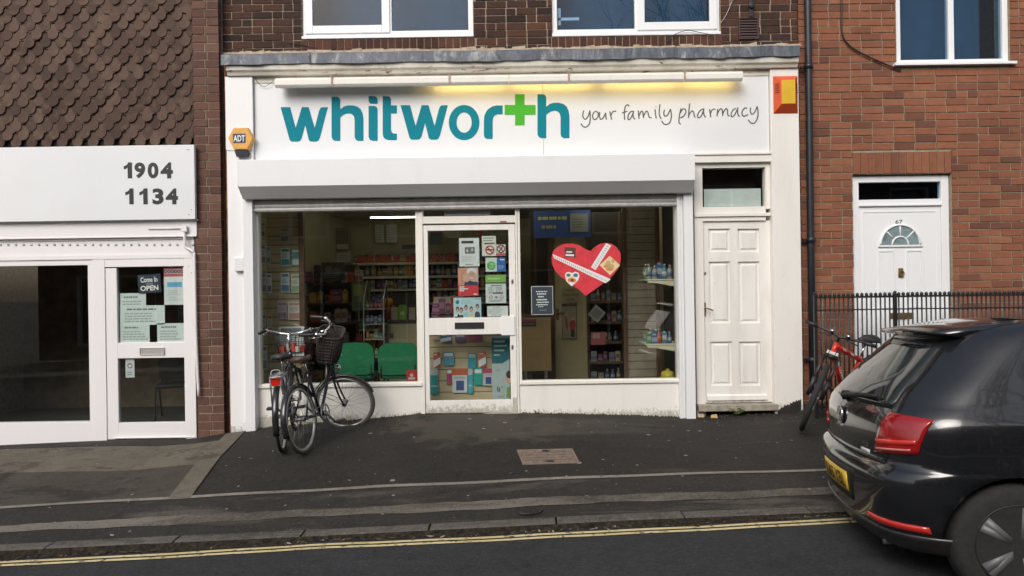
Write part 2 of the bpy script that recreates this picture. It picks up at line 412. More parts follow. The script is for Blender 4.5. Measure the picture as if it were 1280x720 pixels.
# worn pale patch where people step at the pharmacy door
# ------------------------------------------------------------------ brickwork
def bricks(b, x0, x1, z0, z1, Y, holes, course=.0805, L=.222, m=0, mm=1, joint=.0125, off=0, depth=.02):
    row = 0; z = z0
    while z < z1-.01:
        zt = min(z+course-joint, z1); x = x0-L*(.5 if (row+off) % 2 else 0)-R.uniform(0,.01)
        while x < x1:
            w = L-joint
            if R.random() < .12: w = L/2-joint
            a, c = max(x, x0), min(x+w, x1); segs = [(a, c)]
            for hx0, hx1, hz0, hz1 in holes:
                if zt > hz0+.004 and z < hz1-.004:
                    ns = []
                    for s, e in segs:
                        if e <= hx0 or s >= hx1: ns.append((s, e)); continue
                        if s < hx0-.012: ns.append((s, hx0-.002))
                        if e > hx1+.012: ns.append((hx1+.002, e))
                    segs = ns
            for s, e in segs:
                if e-s > .015:
                    j = R.uniform(-.0025,.003); dz = R.uniform(-.0015,.0015)
                    b.box(s, e, Y+j, Y+depth+.03, z+dz, zt+dz+R.uniform(-.001,.001), m)
            x += w+joint
        z += course; row += 1
def slab(b, x0, x1, y0, y1, z0, z1, holes, m=0):
    xs = sorted(set([x0, x1]+[min(max(h[k], x0), x1) for h in holes for k in (0, 1)]))
    for a, c in zip(xs, xs[1:]):
        if c-a < 1e-4: continue
        mid = (a+c)/2; hs = sorted([(h[2], h[3]) for h in holes if h[0] < mid < h[1]]); z = z0
        for h0, h1 in hs:
            if h0 > z: b.box(a, c, y0, y1, z, h0, m)
            z = max(z, h1)
        if z < z1: b.box(a, c, y0, y1, z, z1, m)
def soldiers(b, x0, x1, z0, z1, Y, m=0, pitch=.078):
    n = max(1, round((x1-x0)/pitch)); p = (x1-x0)/n
    for i in range(n):
        j = R.uniform(-.003,.003); b.box(x0+i*p+.005, x0+(i+1)*p-.005, Y+j, Y+.05, z0+R.uniform(0,.003), z1-R.uniform(0,.003), m)
# ================================================================== PHARMACY
UY = .10                                                        # plane of the brick wall above the shopfront
ph = thing('shop_building', 'brown brick pharmacy with white painted shopfront and a wide white shutter box', 'building', (W(640,516,0)[0], 0, 0))
xl, xr_ = W(278.5,40,UY)[0], W(997,40,UY)[0]
zled = W(640,62,UY)[1]
wl = rect(376,-110,591,48,UY); wr = rect(689,-114,900,45,UY)
holes = [(wl[0],wl[1],wl[2],wl[3]), (wr[0],wr[1],wr[2],wr[3])]
sc = [(h[0]-.01, h[1]+.01, h[2]-.115, h[2]) for h in holes]
b = MB(); ztop = 6.3
bricks(b, xl, xr_, zled-.10, ztop, UY, holes+sc, off=1)
slab(b, xl, xr_, UY+.009, UY+.23, zled-.15, ztop, holes, 1)
b.build('brick_wall', [M['dbrick'], M['mortar']], ph)
sb = brick_mat('sill_brick', [(.052,.027,.021),(.090,.041,.028),(.12,.052,.034)])
for h in holes:
    b = MB(); soldiers(b, h[0]-.01, h[1]+.01, h[2]-.112, h[2]-.004, UY-.006); b.box(h[0]-.01, h[1]+.01, UY+.004, UY+.02, h[2]-.115, h[2], 1)
    b.build('brick_sill', [sb, M['mortar']], ph)
# crumbling mortar fillet on top of the lead
b = MB(); x = xl
while x < xr_:
    w = R.uniform(.05,.16); h = R.uniform(.012,.05); zb = W(640+(x*F/7.6), 62, UY)[1]
    b.add([(x,UY-.03,zled-.02),(x+w,UY-.03,zled-.02),(x+w,UY+.02,zled-.02),(x,UY+.02,zled-.02),(x,UY-.012,zled+h*.6),(x+w,UY-.012,zled+h*R.uniform(.3,1)),(x+w,UY+.02,zled+h),(x,UY+.02,zled+h)],
          [(0,3,2,1),(4,5,6,7),(0,1,5,4),(1,2,6,5),(2,3,7,6),(3,0,4,7)]); x += w*.93
b.build('mortar_fillet', M['mortar'], ph)
# lead flashing: sloping sheets that turn down over the edge
b = MB(); lx = [W(278,70,-.13)[0], W(388,70,-.1)[0], W(598,70,-.1)[0], W(694,70,-.1)[0], W(844,70,-.1)[0], W(905,70,-.1)[0], W(998.5,66,-.13)[0]]
zl0 = W(640,75.5,-.14)[1]+.04; zlt = W(640,61.5,-.14)[1]
for i, (a, c) in enumerate(zip(lx, lx[1:])):
    n = 14; dy = .004*(i % 2); vs = []
    for k in range(n+1):
        x = a-.012+(c-a+.024)*k/n; wv = .007*math.sin(x*5)+.006*math.sin(x*17+i)+R.uniform(-.003,.003)
        for (y, z) in ((UY, zlt+.016), (-.03, zlt+.012), (-.120-dy+wv*.4, zlt+wv*.5), (-.137-dy+wv*.5, zlt-.012+wv*.5), (-.14-dy+wv, zl0-.040+wv*.8), (-.134-dy+wv, zl0-.042+wv*.8), (-.128, zl0+.03), (UY, zl0+.03)):
            vs.append((x, y, z))
    b.add(vs, [(k*8+j, k*8+(j+1)%8, (k+1)*8+(j+1)%8, (k+1)*8+j) for k in range(n) for j in range(8)]+[tuple(range(8)), tuple(range(n*8, n*8+8))], 0, False)
    if i: b.box(a-.016, a+.006, -.150, -.134, zl0-.036, zlt-.002)
b.build('lead_flashing', M['lead'], ph)
b = MB(); z0, z1 = W(640,89,-.1)[1], zl0+.0
b.prismx([(.08,z0),(-.085,z0),(-.095,z0+.03),(-.115,z0+.05),(-.118,z1),(.08,z1)], W(283,85,-.1)[0], W(998,85,-.1)[0])
b.build('cornice', M['flaky'], ph, bevel=.004)
# pilasters and fascia surround
pz0 = -.45
lp = rect(283,89,316,545,-.06); rp = rect(965.5,82,1000.5,520,-.06)
lp_x0 = W(287,300,-.06)[0]; lp_x1 = W(318,300,-.06)[0]
b = MB(); b.box(lp_x0-.02, lp_x1, -.055, .12, pz0, z0-.002); b.box(lp_x0-.024, lp_x1+.004, -.063, -.055, W(300,188,-.06)[1], z0-.002); b.build('pilaster', M['pill'], ph, bevel=.004)
rx0, rx1 = W(966,300,-.06)[0], W(1001,300,-.06)[0]
b = MB(); b.box(rx0, rx1, -.06, .12, pz0, z0-.002); b.build('pilaster', M['pil'], ph, bevel=.004)
# black tar smear and broken render at the foot of the right pilaster
b = MB()
pts = [(972,517),(973,513),(975,512),(977,509),(979,510),(981,506),(983,507.5),(985,505),(987,507),(988,503),(990,504.5),(992,501.5),(994,503),(995.5,500),(997,502),(999,499.5),(1000,501),(1001.5,498.5),(1001.5,517)]
b.prism([W(p,q,-.066) for p,q in pts], -.066, -.05); b.build('tar_smear', mat('black_tar_paint', (.02,.018,.016), .7, var=.5, vs=40, bump=.6), ph)
b = MB(); fz0 = W(640,194,-.0)[1]
b.box(lp_x1+.001, rx0-.001, .03, .11, fz0-.02, z0-.001)                 # backing board
b.box(lp_x1+.002, rx0-.002, -.03, .029, W(640,99,-.03)[1], z0-.003)     # cream batten above the sign
b.build('fascia_board', M['flaky2'], ph, bevel=.003)
# shutter
sx0, sx1 = W(297.5,215,-.28)[0], W(868.5,215,-.28)[0]
zt, zm, zb = W(583,195.5,-.28)[1], W(583,229,-.28)[1], W(583,244.5,-.16)[1]
b = MB(); b.prismx([(.06,zt),(-.275,zt),(-.28,zt-.006),(-.28,zm),(-.155,zb),(.06,zb)], sx0, sx1)
for xx in (sx0-.003, sx1): b.prismx([(.06,zt+.002),(-.281,zt+.002),(-.282,zm),(-.155,zb-.002),(.06,zb-.002)], xx, xx+.003)
shut = b.build('shutter_box', M['alu'], ph, bevel=.0025)
b = MB(); q = rect(316,247,848,261,-.06); k = 3
for i in range(k):
    za, zc = q[2]+(q[3]-q[2])*i/k, q[2]+(q[3]-q[2])*(i+1)/k
    b.prismx([(-.03,za),(-.058,za+.002),(-.064,(za+zc)/2),(-.058,zc-.002),(-.03,zc)], q[0]-.02, q[1]+.02)
b.box(q[0]-.02, q[1]+.02, -.03, .0, q[2]-.004, q[3]+.05)
b.build('shutter_slats', M['slat'], shut)
gzb = -.3
for a, c in ((305,317),(849,868)):
    p = W(a,380,-.1)[0]; r = W(c,380,-.1)[0]; b = MB()
    if a < 500: b.box(p, r, -.10, -.03, lin(T0,p)-.05, zb+.02); b.box(p, r-.035, -.03, .12, lin(T0,p)-.05, zb+.02)
    else:
        b.box(p, p+.03, -.075, -.03, lin(T0,p)-.05, zb+.02); b.box(p+.034, p+.06, -.06, -.03, lin(T0,p)-.05, zb+.02); b.box(p+.064, r, -.10, .12, lin(T0,p)-.05, zb+.02); b.box(p, p+.07, -.029, .12, lin(T0,p)-.05, zb+.02)
    b.build('shutter_guide', M['alu'], shut, bevel=.003)
b = MB(); q = rect(293,322,305,339,-.09); b.box(q[0],q[1],-.10,-.056,q[2],q[3]); b.build('switch_box', M['alu'], ph, bevel=.006)
# shop windows
def frame(b, x0, x1, z0, z1, y0, y1, w, m=0, wb=None, wt=None, wl=None, wr=None):
    wb = w if wb is None else wb; wt = w if wt is None else wt; wl = w if wl is None else wl; wr = w if wr is None else wr
    b.box(x0, x0+wl, y0, y1, z0, z1, m); b.box(x1-wr, x1, y0, y1, z0, z1, m)
    b.box(x0+wl, x1-wr, y0+.0006, y1-.0006, z0, z0+wb, m); b.box(x0+wl, x1-wr, y0+.0006, y1-.0006, z1-wt, z1, m)
def pane(name, parent, x0, x1, z0, z1, Y, m='glass'):
    b = MB(); b.box(x0, x1, Y, Y+.006, z0, z1); return b.build(name, M[m], parent)
zwt = W(583,250,0)[1]
def shop_window(pf, pg):
    x0, x1 = W(pf[0],370,.0)[0], W(pf[1],370,.0)[0]; g = rect(*pg, .03)
    b = MB(); frame(b, x0, x1, g[2]-.055, zwt, -.005, .09, .05, wl=g[0]-x0, wr=x1-g[1])
    b.box(x0-.0, x1, -.022, -.006, g[2]-.045, g[2]-.012)
    o = b.build('shop_window', M['cream'], ph, bevel=.003); pane('glass', o, g[0]-.005, g[1]+.005, g[2]-.005, zwt-.05, .045); return o, x0, x1, g
win1, ax0, ax1, ag = shop_window((317,526.5), (325.5,262,521,478))
win2, bx0, bx1, bg = shop_window((648,850), (651,257,845,473.5))
for (x0, x1, g) in ((ax0, ax1, ag), (bx0, bx1, bg)):
    b = MB(); b.box(x0, x1, .0, .09, -.45, g[2]-.056); o = b.build('stall_riser', M['riser'], ph, bevel=.002)
# door frame, door and toplight
b = MB(); dx0, dx1 = W(526.5,390,0)[0], W(648,390,0)[0]; lx0, lx1 = W(530.5,390,0)[0], W(645,390,0)[0]
zth = W(588,516,0)[1]; ztr0, ztr1 = W(588,279,0)[1], W(588,270,0)[1]; dt = W(588,281,0)[1]
b.box(dx0+.001, lx0-.004, -.012, .10, zth-.3, zwt); b.box(lx1+.004, dx1-.001, -.012, .10, zth-.3, zwt); b.box(lx0-.004, lx1+.004, -.01, .10, ztr0, ztr1); b.box(lx0-.004, lx1+.004, -.01, .1, zwt-.03, zwt)
b.box(lx0-.004, lx1+.004, -.02, .12, zth-.3, zth-.006)
dfr = b.build('door_frame', M['cream'], ph, bevel=.003)
pane('glass', dfr, lx0, lx1, ztr1-.005, zwt-.02, .04)
b = MB(); g1 = rect(535.5,288,636.5,397,.02); g2 = rect(538,418,636.5,500,.02)
gl0, gl1 = W(536,390,.0)[0], W(637,390,.0)[0]
b.box(lx0, gl0, .0, .045, zth, dt); b.box(gl1, lx1, .0, .045, zth, dt)
for za, zc in ((g1[3], dt), (g2[3], g1[2]), (zth, g2[2])): b.box(gl0, gl1, .0008, .044, za, zc)
sdoor = b.build('shop_door', M['doorw'], ph, bevel=.003)
pane('glass', sdoor, gl0-.004, gl1+.004, g1[2]-.004, g1[3]+.004, .022); pane('glass', sdoor, gl0-.004, gl1+.004, g2[2]-.004, g2[3]+.004, .022)
b = MB(); q = rect(568.5,403,605,411,0); frame(b, q[0],q[1],q[2],q[3],-.008,.0,.006); b.box(q[0]+.006,q[1]-.006,-.004,-.0,q[2]+.006,q[3]-.006); b.build('letter_plate', M['black'], sdoor, bevel=.002)
b = MB(); q = rect(626.5,395,643.5,419,0); b.box(q[0],q[1],-.014,-.0005,q[2],q[3]); b.build('push_plate', M['white'], sdoor, bevel=.004)
for py in (352, 434):
    b = MB(); x, z = W(640.5,py,0); b.box(x-.012,x+.012,-.006,-.0005,z-.025,z+.025); b.lathe([(.008,-.008),(.008,-.002)],(x,0,z),'y',12,1); b.build('lock', [M['steel'], M['black']], sdoor, bevel=.002)
b = MB(); x, z = W(622+7,277.3,0); b.box(x-.035,x+.035,-.015,-.0105,z-.009,z+.009); b.build('catch', mat('faded_red_catch', (.35,.12,.12), .5), dfr)
b = MB(); x, z = W(645.5,497,0); b.box(gl1+.02, lx1-.008, -.004, -.0008, zth+.05, zth+.16); b.build('hinge_cover', M['slat'], sdoor, bevel=.002)
# side door with toplight
sx = rect(876,275,964,503,.03); b = MB()
fx0, fx1 = W(868.5,300,0)[0], rx0-.001; zc0, zc1 = W(917,203,-.02)[1], W(917,192.5,-.02)[1]
tl = rect(877.5,210,956,258.5,.02); zsb = W(918,505,0)[1]
b.box(fx0, fx1, -.045, .1, zc0, zc1); b.box(fx0-.0, fx1, -.06, .1, zc1-.012, zc1+.008)
sxl = W(874.5,390,0)[0]; sxr = W(964,390,0)[0]
b.box(fx0, tl[0], .0, .1, zsb-.3, zc0); b.box(tl[1], fx1, .0, .1, tl[2]-.03, zc0)
b.box(tl[0], tl[1], .001, .1, tl[3], zc0); zrail = W(918,276,0)[1]
b.box(tl[0], tl[1], .001, .1, zrail, tl[2]); b.box(fx0+.001, fx1-.001, -.018, .0, W(918,270.5,0)[1], W(918,266.5,0)[1])
b.box(tl[1]+.05, fx1, .0, .1, zsb-.3, tl[2]-.03)
sfr = b.build('side_door_frame', M['cream'], ph, bevel=.003); pane('glass', sfr, tl[0]-.003, tl[1]+.003, tl[2]-.003, tl[3]+.003, .05)
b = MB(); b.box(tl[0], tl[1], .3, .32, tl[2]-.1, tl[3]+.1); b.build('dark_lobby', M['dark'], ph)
b = MB(); q = rect(880,236,951,258,.06); b.box(q[0],q[1],.058,.062,q[2],q[3]); b.build('toplight_card', mat('pale_green_card', (.60,.66,.64), .6, var=.08, vs=10), sfr)
b = MB(); X0, X1 = tl[0]-.03, tl[1]+.048; pans = []
dz0 = W(918,503,.03)[1]; dz1 = zrail
pc = [(885.5,286,912.5,315),(922,286,949,315),(886.5,327,913,404),(923,327,949.5,404),(888,427,915,482),(924,427,950.5,482)]
ph_ = [rect(*p, .03) for p in pc]
hol = [(p[0],p[1],p[2],p[3]) for p in ph_]
slab(b, X0, X1, .025, .07, dz0, dz1, hol)
for p in ph_:
    b.box(p[0], p[1], .045, .07, p[2], p[3])
    e = .022; o = len(b.v)
    b.add([(p[0]+e,.045,p[2]+e),(p[1]-e,.045,p[2]+e),(p[1]-e,.045,p[3]-e),(p[0]+e,.045,p[3]-e),
           (p[0]+e+.02,.034,p[2]+e+.02),(p[1]-e-.02,.034,p[2]+e+.02),(p[1]-e-.02,.034,p[3]-e-.02),(p[0]+e+.02,.034,p[3]-e-.02)],
          [(4,5,6,7),(0,1,5,4),(1,2,6,5),(2,3,7,6),(3,0,4,7)])
b.prismx([(.025,dz0+.02),(.0,dz0+.03),(.003,dz0+.075),(.025,dz0+.09)], X0+.05, X1-.06)
sd = b.build('side_door', M['doorw'], ph, bevel=.003)
b = MB(); x, z = W(880,387,.02); b.box(x-.02,x+.02,.017,.025,z-.075,z+.075)
b.tube([(x,.02,z+.02),(x,-.025,z+.02),(x+.05,-.03,z+.005),(x+.085,-.028,z-.01)], .008, 8); b.lathe([(.006,.012),(.006,.018)],(x,0,z-.045),'y',10,1)
b.build('door_handle', [M['brass'], M['black']], sd, bevel=.001)
b = MB(); x, z = W(881,341.5,.02); b.lathe([(.0,.012),(.012,.012),(.014,.016),(.014,.026)],(x,0,z),'y',14); b.build('night_latch', M['brass'], sd)
b = MB(); q = rect(873,505.5,972,512,-.06); b.box(q[0],q[1],-.09,.09,q[2]-.012,q[3]); b.build('door_step', mat('weathered_timber_step', (.30,.27,.22), .85, var=.35, vs=14, bump=.3), ph, bevel=.006)
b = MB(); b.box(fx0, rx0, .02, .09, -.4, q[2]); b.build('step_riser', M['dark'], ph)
# upstairs windows
def up_window(h, sash_left):
    x0, x1, z0, z1 = h; Y = UY+.035; b = MB()
    frame(b, x0+.004, x1-.004, z0+.004, z1, Y, Y+.06, .055, wb=.09)
    b.box(x0+.001, x1-.001, Y-.045, Y, z0+.004, z0+.035)
    xm = x0+(x1-x0)*(.508 if sash_left else .508); b.box(xm-.025, xm+.025, Y+.001, Y+.059, z0+.07, z1-.05)
    o = b.build('upper_window', M['upvc'], ph, bevel=.004)
    for left in (True, False):
        a, c = (x0+.058, xm-.024) if left else (xm+.024, x1-.058)
        if left == sash_left:
            s = MB(); frame(s, a-.028, c+.028, z0+.072, z1-.03, Y-.018, Y+.02, .085); s = s.build('sash', M['upvc'], o, bevel=.004)
            pane('glass', s, a+.05, c-.05, z0+.15, z1-.1, Y+.0, 'glassu')
        else: pane('glass', o, a-.004, c+.004, z0+.088, z1-.05, Y+.03, 'glassu')
    i = MB(); i.box(x0, x1, Y+.5, Y+.52, z0-.1, z1); i.build('sky_tinted_room', mat('sky_tinted_interior', (.05,.105,.16), .9), o)  # blue of the reflected sky put into this backing board's colour
    return o
w1 = up_window(holes[0], True); w2 = up_window(holes[1], False)
b = MB(); q = rect(697,21.5,724,25,UY+.09); b.box(q[0],q[1],UY+.10,UY+.13,q[2],q[3]); q = rect(697,10,701,31,UY+.09); b.box(q[0],q[1],UY+.10,UY+.13,q[2],q[3]); b.build('blind_bracket', M['upvc'], w2)
# air brick grille
q = rect(923.5,22,948,49,UY-.01); b = MB(); frame(b, q[0],q[1],q[2],q[3],UY-.02,UY+.01,.012)
for i in range(7):
    z = q[2]+.018+(q[3]-q[2]-.03)*i/7; b.prismx([(UY-.016,z),(UY-.012,z+.016),(UY+.004,z+.022),(UY+.004,z+.012)], q[0]+.012, q[1]-.012)
b.box(q[0]+.01,q[1]-.01,UY+.005,UY+.009,q[2]+.01,q[3]-.01,1); b.build('air_vent', [mat('brown_vent_plastic', (.06,.032,.03), .55), M['dark']], ph, bevel=.001)
b = MB(); x, z = W(939,10,UY-.02); b.box(x-.022,x+.022,UY-.03,UY,z-.10,z+.35); b.lathe([(.03,-.05),(.035,-.04),(.03,-.03)],(x,UY,z+.02),'y',12); b.build('flue_bracket', M['blackp'], ph, bevel=.004)
# loose wires on the wall
def wire(name, pix, Y, r, parent, m='black'):
    p = [W(a,c,Y) for a,c in pix]; b = MB(); b.tube(smooth([(x,Y,z) for x,z in p], 6), r, 6); return b.build(name, M[m], parent)
def smooth(p, k=6):
    p = [Vector(q) for q in p]; out = []
    for i in range(len(p)-1):
        a, b_, c, d = p[max(i-1,0)], p[i], p[i+1], p[min(i+2,len(p)-1)]
        for j in range(k):
            t_ = j/k; out.append(.5*((2*b_)+(c-a)*t_+(2*a-5*b_+4*c-d)*t_*t_+(3*b_-a-3*c+d)*t_**3))
    return out+[p[-1]]
wire('cable', [(892,44),(872,40),(858,38),(842,44),(834,52)], UY-.03, .004, ph)
wire('cable', [(318,96),(323,104),(330,108),(337,105),(342,100)], -.05, .003, ph, 'ink')
wire('cable', [(900,30),(908,18),(914,4),(920,-12)], UY-.015, .003, ph, 'steel')
wire('cable', [(360,53),(378,56),(395,60)], UY-.015, .004, ph)
# roof and carcass
b = MB(); xm = (xl+xr_)/2
b.prismx([(-.25,ztop-.05),(-.25,ztop+.05),(3.2,ztop+2.0),(6.8,ztop+.05),(6.8,ztop-.05)], xl, xr_); b.build('roof', mat('slate_roof', (.07,.07,.075), .8, var=.3), ph)
# interior shell
IX0, IX1, IY, IZ = W(318,400,.1)[0], W(856,400,.1)[0], 4.7, 2.56
wallm = mat('cream_interior_wall', (.40,.37,.22), .8, var=.1, vs=2)
b = MB(); b.box(IX0-.1, IX1+.1, .1, IY, -.05, -.005); b.build('floor', mat('grey_lino', (.13,.12,.11), .5, var=.2), ph)
b = MB(); b.box(IX0-.1, IX1+.1, .09, IY, IZ, IZ+.1); b.build('ceiling', mat('ceiling_tiles', (.55,.54,.48), .8), ph)
b = MB(); b.box(IX0-.1, IX1+.1, IY, IY+.1, -.05, IZ+.1); b.box(IX0-.1, IX0-.06, .1, IY, -.05, IZ); b.box(IX1+.06, IX1+.1, .1, IY, -.05, IZ); b.build('inner_wall', wallm, ph)
b = MB(); b.box(xl, xr_, 4.9, 5.0, -.5, ztop); b.box(xl, xl+.1, .35, 4.9, -.5, ztop); b.box(xr_-.1, xr_, .35, 4.9, -.5, ztop); b.build('outer_wall', M['mortar'], ph)
# ------------------------------------------------------------------ shop sign
def sign_pt(zx, zy, ox, oy, k, Y): return W(ox+zx/k, oy+zy/k, Y)
q = rect(319,100,963,194,-.02)
sg = thing('shop_sign', 'long white fascia sign with big teal lettering, a green cross and grey handwriting', 'sign', ((q[0]+q[1])/2, -.02, q[2]))
b = MB(); xs = W(679,150,-.02)[0]; b.box(lp_x1+.006, xs-.0012, -.02, .028, q[2]-.06, q[3]+.01); b.box(xs+.0012, rx0-.006, -.02, .028, q[2]-.06, q[3]+.01); b.build('sign_panel', M['signw'], sg, bevel=.002)
K = 1280/390
wsh = [(68,177),(107,177),(130,262),(155,177),(183,177),(208,262),(226,192),(232,180),(241,177),(262,177),(230,300),(224,313),(214,318),(192,318),(184,313),(169,250),(154,306),(147,316),(138,318),(113,318),(105,311)]
hsh = [(277,135),(300,135),(308,138),(312,144),(313,152),(313,186),(328,174),(345,170),(365,170),(384,175),(397,186),(405,204),(408,225),(408,315),(385,315),(376,310),(372,300),(372,232),(369,215),(360,205),(348,202),(335,204),(322,211),(313,219),(313,315),(292,315),(282,310),(277,300)]
ish = [(429,172),(452,172),(461,175),(466,184),(466,315),(446,315),(435,311),(429,300)]
idot = [(429,132),(452,132),(461,135),(466,143),(466,163),(438,163),(431,158),(429,150)]
tsh = [(487,132),(508,132),(516,135),(521,143),(521,170),(545,170),(545,203),(521,203),(521,270),(524,280),(530,285),(545,286),(545,312),(512,312),(498,308),(490,300),(487,288)]
rsh = [(902,232),(904,212),(911,196),(922,183),(937,174),(955,170),(979,170),(979,206),(960,206),(947,210),(940,220),(938,236),(938,307),(916,307),(906,303),(902,293)]
b = MB()
def put(pts, dx=0, dy=0, m=0): b.prism([sign_pt(x+dx, y+dy, 330, 80, K, -.0225) for x, y in pts], -.0235, -.0203, m)
for pts_, dx_, dy_ in ((wsh,0,0),(hsh,0,0),(tsh,0,0),(wsh,492,-8),(rsh,0,0),(hsh,845,-11)):
    b = MB(); put(pts_, dx_, dy_); b.build('letter', M['teal'], sg)
b = MB(); put(ish); put(idot); b.build('letter', M['teal'], sg)
b = MB(); n = 40; vs = []
for k in range(n):
    a = 2*PI*k/n
    for rx, ry in ((63,72),(31,42)):
        X, Z = sign_pt(821+rx*math.cos(a), 240+ry*math.sin(a), 330, 80, K, -.0235); vs.append((X,-.0235,Z)); vs.append((X,-.0203,Z))
b.add(vs, [f for k in range(n) for f in ((k*4, ((k+1)%n)*4, ((k+1)%n)*4+2, k*4+2), (k*4, k*4+1, ((k+1)%n)*4+1, ((k+1)%n)*4), (k*4+2, ((k+1)%n)*4+2, ((k+1)%n)*4+3, k*4+3))])
b.build('letter', M['teal'], sg)
b = MB(); put([(1030,124),(1069,124),(1069,168),(1114,168),(1114,208),(1069,208),(1069,251),(1030,251),(1030,208),(987,208),(987,168),(1030,168)]); b.build('cross', M['green'], sg)
ST = [[(52,150),(45,175),(48,195),(62,208),(80,190),(92,150)],[(92,150),(95,200),(88,240),(70,258),(50,258),(33,238)],
 [(136,155),(120,162),(111,185),(117,207),(133,208),(147,190),(148,168),(136,155)],[(158,160),(157,190),(165,208),(182,198),(198,165)],[(198,165),(199,190),(203,210)],
 [(225,155),(231,185),(238,210)],[(234,182),(243,162),(254,155),(268,155)],[(355,122),(345,112),(331,120),(323,150),(322,180),(325,212)],[(306,165),(322,162),(342,154)],
 [(378,155),(360,162),(347,188),(348,210),(362,205),(382,165)],[(384,152),(380,180),(384,198),(394,208)],[(415,150),(418,180),(420,205)],[(420,185),(434,157),(445,160),(450,200)],[(451,185),(468,155),(479,162),(487,192),(504,200)],
 [(527,142),(530,175),(535,202)],[(531,122),(533,124),(535,125)],[(560,108),(556,140),(556,180),(568,205)],[(590,145),(585,168),(594,188),(612,178),(630,140)],[(630,140),(636,185),(626,228),(605,243),(585,238),(572,220)],
 [(700,135),(690,180),(686,220),(690,236),(699,241)],[(693,170),(712,140),(729,144),(732,162),(717,188),(694,200)],[(758,103),(753,150),(750,200)],[(751,185),(768,156),(783,158),(789,185),(796,196)],
 [(846,140),(826,152),(811,180),(815,198),(832,190),(851,150)],[(852,135),(851,165),(856,185),(866,195)],[(890,140),(894,165),(898,195)],[(897,170),(909,145),(930,140)],
 [(945,140),(942,165),(940,190)],[(942,172),(961,140),(974,145),(978,185)],[(979,170),(998,139),(1010,148),(1012,178),(1024,188)],
 [(1066,135),(1046,148),(1034,175),(1040,192),(1058,178),(1076,140)],[(1079,128),(1077,158),(1081,178),(1092,190)],[(1141,136),(1126,134),(1110,152),(1107,174),(1120,188),(1147,177)],
 [(1165,130),(1162,155),(1172,174),(1190,162),(1208,122)],[(1208,122),(1214,170),(1206,210),(1186,235),(1165,232),(1148,210)]]
b = MB()
for s in ST:
    p = [(*sign_pt(x, y, 720, 110, 1280/240, -.0215),) for x, y in s]
    b.tube(smooth([(x,-.0215,z) for x,z in p], 5), .0066, 6, flat=-.0212)
b.build('handwriting', M['ink'], sg)
# ------------------------------------------------------------------ tube light over the sign
zA = W(345,102,-.16); zB = W(927,97,-.16)
tlg = thing('sign_light', 'long white tube light on rusty brackets over the fascia sign, its right half lit', 'light fitting', (0, -.16, zA[1]))
zc = (W(345,103,-.16)[1]+W(927,96.5,-.16)[1])/2
def cover(xa, xb):
    pr = [(-.155,zc-.052),(-.19,zc-.050),(-.205,zc-.03),(-.205,zc+.02),(-.185,zc+.045),(-.13,zc+.05),(-.034,zc+.05),(-.034,zc+.042),(-.115,zc+.040),(-.18,zc+.032),(-.195,zc+.015),(-.195,zc-.03),(-.18,zc-.042),(-.155,zc-.044)]  # back lip carried to the wall, shaped to stop lamp spill above
    b = MB(); b.prismx(pr, xa, xb); b.box(xa,xa+.004,-.20,-.12,zc-.045,zc+.045); b.box(xb-.004,xb,-.20,-.12,zc-.045,zc+.045); b.build('cover', M['cream'], tlg, bevel=.003)
xj = W(636,100,-.16)[0]; cover(zA[0], xj-.003); cover(xj+.003, zB[0])
b = MB(); xa = W(540,100,-.16)[0]
lampm = NT('warm_tube_lamp'); lampm.b.inputs['Emission Color'].default_value = (1,.72,.25,1); lampm.b.inputs['Emission Strength'].default_value = 5.5; lampm.base((.8,.75,.6))
for a, c in ((540,632),(640,742),(756,850),(858,922)):
    b.tube([(W(a,100,-.16)[0],-.135,zc-.02),(W(c,100,-.16)[0],-.135,zc-.02)], .013, 10)
b.build('lamp_tube', lampm.mat, tlg)
rustb = mat('rusty_bracket', (.42,.30,.24), .8, var=.4, vs=40)
for px in (418, 563, 710, 853):
    x = W(px,95,-.1)[0]; b = MB(); b.box(x-.006,x+.006,-.21,-.031,zc+.046,zc+.056); b.box(x-.006,x+.006,-.042,-.032,zc+.0,zc+.075); b.box(x-.012,x+.008,-.213,-.206,zc-.055,zc+.056); b.box(x-.10,x-.006,-.042,-.032,zc+.062,zc+.078); b.build('bracket', rustb, tlg)
# ------------------------------------------------------------------ alarm boxes
x, z = W(300,173.5,-.1); s = 1/F*7.4
al = thing('alarm_box', 'hexagonal amber burglar alarm box with dark blue logo panel on the left pilaster', 'alarm box', (x, -.06, z-.17))
hexp = [(-15.5,.5),(-8,14.5),(10,14.5),(18,.0),(10,-14.5),(-7,-14.5)]
b = MB(); o = len(b.v); A = [(x+a*s, -.064, z+c*s) for a,c in hexp]; B_ = [(x+a*s*.93, -.115, z+c*s*.93) for a,c in hexp]
b.add(A+B_, [(0,1,2,3,4,5),(6,7,8,9,10,11)]+[(i,(i+1)%6,(i+1)%6+6,i+6) for i in range(6)]); b.build('case', M['adt'], al, bevel=.008, seg=3)
b = MB(); b.box(x-8*s,x+7.5*s,-.1185,-.1155,z-5.5*s,z+6*s); b.text('ADT', x-7.4*s, x+7*s, z-3.8*s, z+4.0*s, -.1192, 1, bold=.02); b.build('logo_panel', [M['navy'], M['white']], al)
b = MB(); b.prism([(x-7*s,z-14.6*s),(x+8*s,z-14.6*s),(x+11.5*s,z-18*s),(x+8*s,z-22.5*s),(x-4.5*s,z-22.5*s)], -.105, -.064); b.build('strobe_lens', mat('dark_blue_lens', (.012,.014,.03), .25), al, bevel=.004)
q = rect(968,93.5,999,141,-.1)
al2 = thing('siren_box', 'orange red alarm siren box with a yellow panel on the right pilaster', 'alarm box', ((q[0]+q[1])/2, -.06, q[2]))
